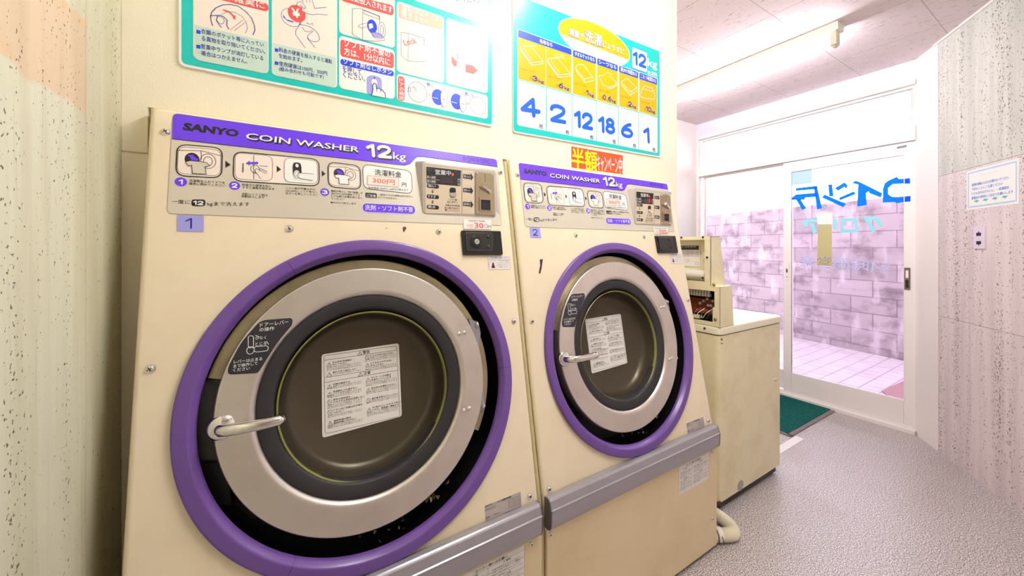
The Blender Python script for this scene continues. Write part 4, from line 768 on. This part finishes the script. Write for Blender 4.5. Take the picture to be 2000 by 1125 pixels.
for (a, b_), kk in zip(cols, kg):
    k = .2695; w_ = b_ - a; e = b_ - 25; base = slope_yb(e) - 30
    pn.T('kg', (e - w_ * .2, base - .2 * w_ * k + 10), (e, base + 10), 46, M_navy, 1, .02); nw = w_ * (.09 if kk == '1' else .17 if len(kk) == 1 else .26 if len(kk) == 2 else .36); pn.D(kk, (e - w_ * .24 - nw, base - k * (w_ * .24 + nw)), (e - w_ * .24, base - k * w_ * .24), 66, M_navy, 1, .2); pn.T('約', (e - w_ * .34 - nw, base - k * (w_ * .34 + nw)), (e - w_ * .26 - nw, base - k * (w_ * .26 + nw)), 38, mat('amber_print', (160, 110, 40), .5), 1)
    y = slope_yb(a) - 120; pn.T('1枚あたりの目安', (a + w_ * .08, y), (a + w_ * .58, y + w_ * .5 * k), 20, mat('amber_print', (0, 0, 0)), 1)
def bl(pts, w=.0022): pn.L(pts, w, M_wht, 1)
for dx_, dy_ in ((0, 0), (328, 148)):
    m_ = lambda *P: [(x + dx_, y + dy_) for x, y in P]
    bl(m_((165, 585), (180, 568), (290, 565), (438, 752), (300, 770), (180, 620), (165, 585))); bl(m_((165, 600), (180, 640), (300, 800), (438, 780), (438, 752))); bl(m_((300, 770), (300, 800))); bl(m_((205, 580), (240, 650), (310, 740)), .0014)
bl([(835, 820), (860, 790), (930, 792), (1045, 945), (940, 965), (845, 850), (835, 820)]); bl([(835, 830), (850, 880), (950, 1010), (1060, 985), (1045, 945)]); bl([(940, 965), (950, 1010)])
bl([(1120, 930), (1170, 920), (1220, 885), (1270, 905), (1260, 940), (1335, 1010), (1310, 1050), (1250, 1060), (1230, 1085), (1210, 1050), (1165, 1040), (1150, 990), (1120, 930)]); bl([(1250, 1060), (1260, 1085), (1335, 1045), (1335, 1010)])
bl([(1390, 1000), (1465, 955), (1580, 1070), (1510, 1125), (1390, 1000)]); bl([(1390, 1015), (1395, 1040), (1500, 1165), (1580, 1110), (1580, 1070)]); bl([(1392, 1028), (1505, 1150)], .0014)
bl([(1660, 1065), (1680, 1050), (1770, 1080), (1800, 1150), (1805, 1200), (1780, 1215), (1640, 1190), (1620, 1160), (1660, 1065)]); bl([(1660, 1085), (1775, 1120), (1770, 1080)])
pn.T('シングル', (262, 562), (350, 578), 26, M_paper, 1); pn.T('シングル厚手', (575, 672), (702, 700), 24, M_paper, 1); pn.T('またはダブル', (578, 698), (705, 728), 24, M_paper, 1); pn.B('column_print', t)
pn = Pen(F_s2, *za, .0006)
pn.P([(125, slope_yb(125) + 10), (1838, slope_yb(1838) + 10), (1838, slope_wb(1838)), (125, slope_wb(125))], M_wht, 0, [0, 0, .01, .012])
M_dot = mat('pale_grey_line', (170, 178, 196), .5)
for a, b_ in cols[:-1]:
    e = b_ + 8; pn.L([(e, slope_yb(e)), (e, slope_wb(e))], .0035, M_teal, 1)
for (a, b_) in cols: pn.R([(a + 2, slope_yb(a) + 105), (b_ - 2, slope_yb(b_) + 92), (b_ - 2, slope_wb(b_) - 10), (a + 2, slope_wb(a) - 10)], .0008, M_dot, 1, .012)
pn.B('count_cells', t)
pn = Pen(F_s2, *zb, .0014)
for tx, bl_, br_, h in (('4', (172, 432), (352, 458), 220), ('2', (488, 494), (638, 520), 205), ('12', (752, 556), (932, 590), 192), ('18', (1018, 612), (1178, 640), 184), ('6', (1262, 664), (1380, 684), 176), ('1', (1512, 728), (1566, 735), 176)): pn.D(tx, bl_, br_, h, M_numb, 1, .215); pn.B('numeral', t); pn = Pen(F_s2, *zb, .0014)
for x_, y_ in ((352, 566), (642, 630), (910, 682), (1158, 730), (1382, 774), (1596, 816)): pn.T('枚', (x_, y_), (x_ + 46 - x_ * .008, y_ + 9), 56 - x_ * .008, M_navy, 1, .004); pn.B('count_unit', t); pn = Pen(F_s2, *zb, .0014)
for x_, y_, w_ in ((160, 98, 215), (442, 172, 255), (1248, 388, 160), (1450, 440, 190)): pn.T('化繊／シングルサイズ', (x_, y_), (x_ + w_, y_ + w_ * .265), 18, M_dot, 1); pn.B('size_caption', t); pn = Pen(F_s2, *zb, .0014)
pn = Pen(F_s2, *za, .0006)
c0 = F_s2.px(*Z_(za, (1065, 512))); ru = (F_s2.px(*Z_(za, (1502, 700)))[0] - F_s2.px(*Z_(za, (625, 330)))[0]) / 2; rv = .086
cen = ((F_s2.px(*Z_(za, (1502, 700)))[0] + F_s2.px(*Z_(za, (625, 330)))[0]) / 2, c0[1])
pn.mb.ell(F_s2, cen[0], cen[1], ru, rv, M_wht, .0008, 48); aa = [i * math.pi / 24 for i in range(-2, 27)]; pn.mb.poly(F_s2, [(cen[0] + (ru - .005) * math.cos(a), cen[1] + (rv - .005) * math.sin(a)) for a in aa], M_yel, .0012)
pn = pn; pn.T('適量で', (755, 432), (940, 500), 95, M_navy, 2, .06); pn.T('適量で', (757, 428), (940, 496), 90, M_wht, 3, .02); pn.T('洗濯', (950, 512), (1160, 585), 150, M_navy, 2, .05); pn.T('洗濯', (953, 506), (1158, 578), 145, M_wht, 3, .02); pn.T('じょうずに', (1165, 575), (1432, 682), 85, M_navy, 2, .06); pn.T('じょうずに', (1167, 572), (1430, 678), 80, M_wht, 3, .02); pn.T('1回でこれだけ洗濯できます。', (845, 545), (1308, 712), 44, M_dot, 2)
pn.B('title_oval', t)
pn = Pen(F_s2, *za, .0006); b4 = [(1524, 568), (1712, 645), (1712, 892), (1524, 830)]; pn.P(b4, M_wht, 1, .012); pn.R(b4, .0022, M_numb, 2, .012); pn.D('12', (1548, 792), (1690, 840), 170, M_numb, 2, .22); pn.T('kg', (1718, 835), (1836, 870), 125, M_wht, 1, .02); pn.T('洗濯機', (1716, 910), (1832, 938), 48, M_wht, 1, .008); pn.B('capacity_box', t)

# campaign slip
t = thing('campaign_sticker', 'orange-red half price sticker with yellow characters between the chart sign and the number 2 washer', 'sticker', F_sign.pt(1.029, 1.671))
F_w = Frame((0, 1.2, 0), (1, 0, 0), (0, 0, 1)); pn = Pen(F_w, *zb, .0004)
pn.P([(698, 748), (1285, 862), (1285, 1080), (698, 1000)], M_paper, 0); pn.P([(706, 764), (1272, 864), (1272, 1072), (708, 996)], M_org, 1)
pn.B('paper', t); pn = Pen(F_w, *zb, .0012); pn.T('半額', (712, 1000), (985, 1040), 222, mat('lemon_print', (255, 236, 30), .5), 1, .04); pn.B('lettering', t)
pn = Pen(F_w, *zb, .0012); pn.T('キャンペーン中!', (988, 1036), (1268, 1072), 190, M_wht, 1, .01); pn.B('lettering', t)

# ---------------------------------------------------------------- old top-loading washer
OX, OY = 1.862, 1.04
M_old = mat('aged_cream', (244, 234, 198), .45, dirt=.35, dscale=6, dcol=(196, 176, 112)); M_oldt = mat('aged_white_lid', (240, 232, 208), .4)
t = thing('top_loading_washer', 'old yellowed top-loading washing machine with an opened console, beside the sliding door', 'washing machine', (OX + .33, OY + .3, 0))
mb = MB(); fb = Frame((0, 0, 0), (1, 0, 0), (0, 1, 0)); base = rounded([(OX, OY), (OX + .66, OY), (OX + .66, OY + .6), (OX, OY + .6)], .03, 6)
mb.prism(fb, base, .05, .888, M_old); cab = mb.build('cabinet', t, smooth=40)
mb = MB(); mb.prism(fb, rounded([(OX - .004, OY - .005), (OX + .668, OY - .005), (OX + .668, OY + .6), (OX - .004, OY + .6)], .034, 6), .894, .932, M_oldt, .008); mb.prism(fb, rounded([(OX + .004, OY + .004), (OX + .656, OY + .004), (OX + .656, OY + .59), (OX + .004, OY + .59)], .03, 6), .886, .895, M_rust); mb.build('top_deck', t, smooth=40)
mb = MB(); mb.prism(fb, rounded([(OX + .01, OY + .012), (OX + .63, OY + .012), (OX + .63, OY + .59), (OX + .01, OY + .59)], .02, 5), .014, .051, mat('plinth_grey', (58, 52, 52), .6)); mb.build('plinth', t)
for x_, y_ in ((.05, .06), (.60, .04), (.05, .53), (.60, .53)): MB().prism(fb, [(OX + x_ + .02 * math.cos(k * .524), OY + y_ + .02 * math.sin(k * .524)) for k in range(12)], 0, .015, mat('foot_tan', (180, 160, 70), .6)).build('foot', t)
fs = Frame((0, OY, 0), (1, 0, 0), (0, 0, 1)); pn = Pen(fs, 0, 0, 1, .0006)
pn.E((1446, 948), (1452, 948), (1446, 938), mat('grey_plug', (176, 172, 168), .6), 0); pn.B('blind_plug', t)
mb = MB(); p = fs.px(1513, 744); mb.prism(fs, [(p[0] - .02, p[1] - .012), (p[0] + .02, p[1] - .012), (p[0] + .02, p[1] + .012), (p[0] - .02, p[1] + .012)], 0, .003, M_oldt, .001); mb.stroke(fs, [(p[0] - .015, p[1] + .003), (p[0] + .015, p[1] + .003)], .003, M_lock, .0035); mb.build('side_catch', t)
pn = Pen(fs, 1300, 430, .2311, .0004); pn.P([(468, 1000), (480, 1000), (480, 1016), (468, 1014)], M_ink, 0).B('vent_slot', t); pn = Pen(fs, 1300, 430, .2311, .0004); pn.P([(466, 1040), (482, 1038), (482, 1046), (467, 1046)], M_ink, 0).B('vent_slot', t); pn = Pen(fs, 0, 0, 1, .0004); pn.crop(1040, 800, .2889); pn.P([(1246, 622), (1268, 618), (1284, 632), (1268, 645), (1246, 648)], M_rust, 0); pn.B('rust_spot', t)
# lower console
fx = Frame((OX, 0, 0), (0, -1, 0), (0, 0, 1))
def open_box(name, x0, x1t, x1b, y0, y1, z0, z1, oy0, oy1, oz0, oz1, depth, mout, min_):
    """hood with an opening towards -X; its far side leans"""
    mb = MB(); sc = lambda x, z: x
    for (ya, yb, za_, zb_) in ((y0, oy0, z0, z1), (oy1, y1, z0, z1), (oy0, oy1, z0, oz0), (oy0, oy1, oz1, z1)): mb.box((x0, ya, za_), (x0 + .002, yb, zb_), mout)
    A = [(x0, z0), (x1b, z0), (x1t, z1), (x0, z1)]
    for y in (y0, y1 - .002): mb.prism(Frame((0, y + .002, 0), (1, 0, 0), (0, 0, 1)), A, 0, .002, mout)
    mb.add([(x0, y0, z1), (x1t, y0, z1), (x1t, y1, z1), (x0, y1, z1), (x0, y0, z1 - .002), (x1t, y0, z1 - .002), (x1t, y1, z1 - .002), (x0, y1, z1 - .002)], [(0, 1, 2, 3), (4, 7, 6, 5), (0, 4, 5, 1)], mout)
    mb.add([(x1b, y0, z0), (x1b, y1, z0), (x1t, y1, z1), (x1t, y0, z1)], [(0, 1, 2, 3)], mout)
    mb.add([(x0 + depth, y0 + .003, z0), (x0 + depth, y1 - .003, z0), (x0 + depth, y1 - .003, z1 - .003), (x0 + depth, y0 + .003, z1 - .003)], [(0, 1, 2, 3)], min_)
    mb.add([(x0 + .002, y0 + .003, z0 + .002), (x0 + .002, y1 - .003, z0 + .002), (x0 + depth, y1 - .003, z0 + .002), (x0 + depth, y0 + .003, z0 + .002)], [(0, 1, 2, 3)], min_)
    return mb.build(name, t, smooth=0)
lc = open_box('lower_console', OX, OX + .108, OX + .128, 1.037, 1.56, .933, 1.137, 1.066, 1.52, .955, 1.112, .075, M_old, M_dark)
mb = MB(); mb.box((OX + .06, 1.09, .98), (OX + .064, 1.40, 1.06), mat('circuit_board', (120, 46, 24), .4)); mb.box((OX + .056, 1.10, .995), (OX + .06, 1.20, 1.0), M_org)
cbd = mb.build('circuit_board', lc)
mb = MB()
for k in range(14): mb.box((OX + .04, 1.115 + k * .016, 1.075), (OX + .058, 1.125 + k * .016, 1.105), M_paper)
mb.box((OX + .045, 1.11, 1.09), (OX + .06, 1.34, 1.112), M_lock); mb.build('terminal_strip', lc)
for k, (y, z) in enumerate(((1.10, 1.055), (1.125, 1.03), (1.15, 1.05), (1.17, 1.035), (1.13, 1.062), (1.11, 1.03))): MB().tube([(OX + .06, y, z), (OX + .042, y, z)], .007, mat('capacitor', (186, 182, 178), .3, .6), 12).build('capacitor', lc)
mb = MB()
for k in range(5):
    y0 = 1.09 + k * .02; mb.tube([(OX + .055, y0, 1.01), (OX + .02, y0 + .012, .99), (OX + .025, y0 + .03, .965), (OX + .05, y0 + .05, .958)], .0022, M_paper if k % 2 else M_lock, 6)
mb.box((OX + .02, 1.16, .957), (OX + .05, 1.22, .972), M_oldt); mb.build('wiring', lc)
MB().box((OX - .0005, 1.062, .95), (OX + .003, 1.075, 1.03), M_oldt).build('bracket', lc)
uc = open_box('upper_console', OX, OX + .085, OX + .135, 1.085, 1.56, 1.137, 1.392, 1.118, 1.52, 1.158, 1.375, .06, M_old, M_old)
mb = MB(); y0, y1 = 1.178, 1.30; fu = Frame((OX + .058, 0, 0), (0, -1, 0), (0, 0, 1)); slab(mb, fu, -y1, -y0, 1.23, 1.345, 0, .0012, M_paper); slab(mb, fu, -y1, -y0 - .006, 1.322, 1.345, .0012, .0016, M_ink)
for k in range(4): mb.text(fu, 'コイン式洗濯機の使用上の注意', (-1.295, 1.312 - k * .009), (-1.185, 1.312 - k * .009), .006, M_ink, .0016)
for c_ in ((-1.25, 1.262), (-1.195, 1.247)): mb.stroke(fu, [(c_[0] + .009 * math.cos(a), c_[1] + .009 * math.sin(a)) for a in (k * .785 for k in range(8))], .001, M_ink, .0016, True)
mb.text(fu, '⚠注意事項', (-1.29, 1.3355), (-1.20, 1.3355), .006, M_wht, .002); mb.build('caution_label', uc, smooth=0)
MB().prism(fu, rounded([(-1.158, 1.27), (-1.146, 1.27), (-1.146, 1.312), (-1.158, 1.312)], .005), 0, .008, M_wht, .002).build('lever', uc)
MB().tube([(OX + .036, 1.125, 1.188), (OX + .036, 1.50, 1.188)], .028, mat('white_tube', (236, 232, 220), .4), 20).build('inner_tube', uc)
for p in ((1331, 464), (1373, 463), (1381, 503), (1372.5, 543)): u, v = fx.px(*p); screw(uc, fx, u, v, .005, .0005, 'screw', mat('dark_screw', (90, 70, 46), .4, .7))
for p in ((1394.5, 556), (1397, 624)): u, v = fx.px(*p); screw(lc, fx, u, v, .007, .0005, 'screw', mat('brass_screw', (176, 150, 96), .4, .6))
u, v = fx.px(1377, 641); screw(t, fx, u, v, .005, .004, 'screw', mat('dark_screw', (0, 0, 0)))
# drain hose
P = [(1.75, 1.13, .034), (1.785, 1.07, .034), (1.795, 1.01, .034), (1.785, .955, .032), (1.768, .925, .030), (1.742, .914, .030), (1.71, .925, .030), (1.685, .940, .030)]
def smooth_path(P, k=8):
    P = [Vector(p) for p in P]; out = []
    for i in range(len(P) - 1):
        a, b_, c_, d = P[max(i - 1, 0)], P[i], P[i + 1], P[min(i + 2, len(P) - 1)]
        for j in range(k):
            q = j / k; out.append(.5 * ((2 * b_) + (c_ - a) * q + (2 * a - 5 * b_ + 4 * c_ - d) * q * q + (3 * b_ - a - 3 * c_ + d) * q ** 3))
    return out + [P[-1]]
t = thing('drain_hose', 'white ribbed drain hose curling on the floor between the number 2 washer and the top-loader', 'hose', (1.74, .91, 0))
Q = smooth_path(P, 16); MB().tube(Q, [.0245 + .0038 * (i % 2) for i in range(len(Q))], mat('hose_plastic', (248, 240, 220), .5), 16).build('ribbed_hose', t, smooth=20)
mb = MB(); mb.tube([(1.69, .937, .031), (1.672, .948, .031), (1.656, .957, .031)], .031, mat('hose_cuff', (246, 240, 226), .5), 18); mb.build('cuff', t)
mb = MB(); mb.tube([(1.670, .949, .031), (1.664, .9525, .031)], .0335, M_lock, 18); mb.tube([(1.664, .918, .045), (1.668, .912, .028), (1.67, .914, .006)], .0018, M_lock, 6); mb.build('hose_clamp', t)

# ---------------------------------------------------------------- floor mat, wall notice, outlet, lamps
t = thing('floor_mat', 'dark green ribbed floor mat with grey edging in front of the sliding door', 'mat', (3.45, 1.6, 0))
n = NT('green_pile', .9, .1); x = n.xyz(); wv = n.math('SINE', n.math('MULTIPLY', n.math('ADD', x[0], n.math('MULTIPLY', x[1], .55)), 260)); sp = n.noise(n.map((1, 1, 1)), 150, 2)
c = n.mix(n.ramp(wv, -.6, .8), (6, 60, 56), (22, 112, 104)); c = n.mix(n.ramp(sp, .66, .72), c, (150, 190, 180)); n.col(c); n.bump(sp, .8, .006)
MB().prism(fb, rounded([(3.065, 1.222), (3.835, 1.222), (3.835, 2.02), (3.065, 2.02)], .02), .001, .012, n.m, .003).build('pile', t)
mb = MB(); M_edge = mat('mat_edging', (128, 112, 116), .6); mb.box((3.05, 1.195, .0005), (3.84, 1.222, .008), M_edge); mb.box((3.04, 1.195, .0005), (3.065, 2.03, .008), M_edge); mb.build('edging', t)
tag(MB().box((2.70, 1.135, .0003), (3.09, 1.185, .0022), mat('white_tape', (244, 240, 240), .5)).build('floor_tape'), 'strip of white tape on the floor along the near edge of the green mat', 'tape')
t = thing('wall_notice', 'white notice with blue writing and wavy pale blue border on the right stone wall', 'notice', F_right.pt(.49, 1.556))
mb = MB(); mb.prism(F_right, [(.49, 1.556), (.848, 1.556), (.848, 1.785), (.49, 1.785)], .0005, .0015, M_paper); mb.build('paper', t)
mb = MB(); M_bord = mat('pale_blue_border', (166, 206, 236), .6); M_wr = mat('notice_blue', (80, 150, 225), .6)
wv = []
for a, b_, n_ in (((.503, 1.570), (.835, 1.570), 26), ((.835, 1.570), (.835, 1.772), 16), ((.835, 1.772), (.503, 1.772), 26), ((.503, 1.772), (.503, 1.570), 16)):
    a, b_ = Vector(a), Vector(b_); nn = Vector((-(b_ - a).y, (b_ - a).x)).normalized()
    for i in range(n_ * 2): wv.append(tuple(a.lerp(b_, i / (n_ * 2)) + nn * (.004 if i % 2 else -.001)))
mb.stroke(F_right, wv, .006, M_bord, .0019, True); mb.build('border', t, smooth=0); mb = MB()
for k, (tx, u1) in enumerate((('洗濯物を機械に入れたまま離れないでください', .79), ('下記のことにご注意ください', .75), ('いつも店内はきれいに、一度確認を', .79), ('貴重品の管理もご自分でお願いします', .815))): mb.text(F_right, tx, (.53, 1.69 - k * .0255), (u1, 1.69 - k * .0255), .0165, M_wr, .0022, .015)
mb.text(F_right, 'コインランドリー', (.60, 1.737), (.73, 1.737), .014, mat('pale_pink_print', (240, 200, 220), .6), .0022)
for u in (.545, .61, .675, .74): mb.poly(F_right, [(u, 1.60), (u + .02, 1.608), (u + .045, 1.602), (u + .03, 1.596), (u + .026, 1.59), (u + .022, 1.596)], mat('teal_ornament', (80, 190, 190), .6), .0022)
mb.build('lettering', t, smooth=0)
t = thing('wall_outlet', 'pale double socket plate on the right stone wall below the notice', 'socket', F_right.pt(.595, 1.327))
mb = MB(); mb.prism(F_right, rounded([(.553, 1.327), (.638, 1.327), (.638, 1.455), (.553, 1.455)], .005), 0, .008, mat('outlet_plastic', (226, 214, 232), .35), .002); mb.build('plate', t)
for z in (1.41, 1.362): mb = MB(); mb.prism(F_right, [(.58, z - .009), (.612, z - .009), (.612, z + .009), (.58, z + .009)], .008, .0095, M_ink); mb.ell(F_right, .596, z + (.013 if z > 1.4 else -.013), .004, .004, M_ink, .0085, 12); mb.build('socket', t)

def tube_lamp(label, x, y0, y1, rad, colr):
    t = thing('fluorescent_lamp', label, 'lamp', (x, (y0 + y1) / 2, CEIL), 'ceiling fluorescent lamps'); M_bat = mat('lamp_white', (240, 234, 226), .4); M_hold = mat('lamp_holder', (226, 214, 196), .45)
    mb = MB(); fy = Frame((0, y0, 0), (-1, 0, 0), (0, 0, 1)); mb.prism(fy, [(-x - .05, CEIL - .001), (-x + .05, CEIL - .001), (-x + .042, CEIL - .045), (-x - .042, CEIL - .045)], 0, y1 - y0, M_bat); mb.build('batten', t)
    for y in (y0 + .012, y1 - .046): 
        h = MB().box((x - .028, y, CEIL - .125), (x + .028, y + .034, CEIL - .042), M_hold); h.box((x - .02, y + .008, CEIL - .135), (x + .02, y + .026, CEIL - .125), M_hold); h.build('tube_holder', t, bevel=.005)
    em = bpy.data.materials.new('tube_glow'); em.use_nodes = True; b = em.node_tree.nodes['Principled BSDF']; b.inputs['Base Color'].default_value = (1, 1, 1, 1); b.inputs['Emission Color'].default_value = colr + (1,); b.inputs['Emission Strength'].default_value = rad
    MB().tube([(x, y0 + .046, CEIL - .10), (x, y1 - .046, CEIL - .10)], .0165, em, 16).build('tube', t)
tube_lamp('fluorescent ceiling lamp near the sliding door', 2.84, .86, 2.12, TUBE_COOL, (1, .97, 1.04))
tube_lamp('fluorescent ceiling lamp above the washers', .98, -.30, .96, TUBE_WARM, (1, 1.0, .95))
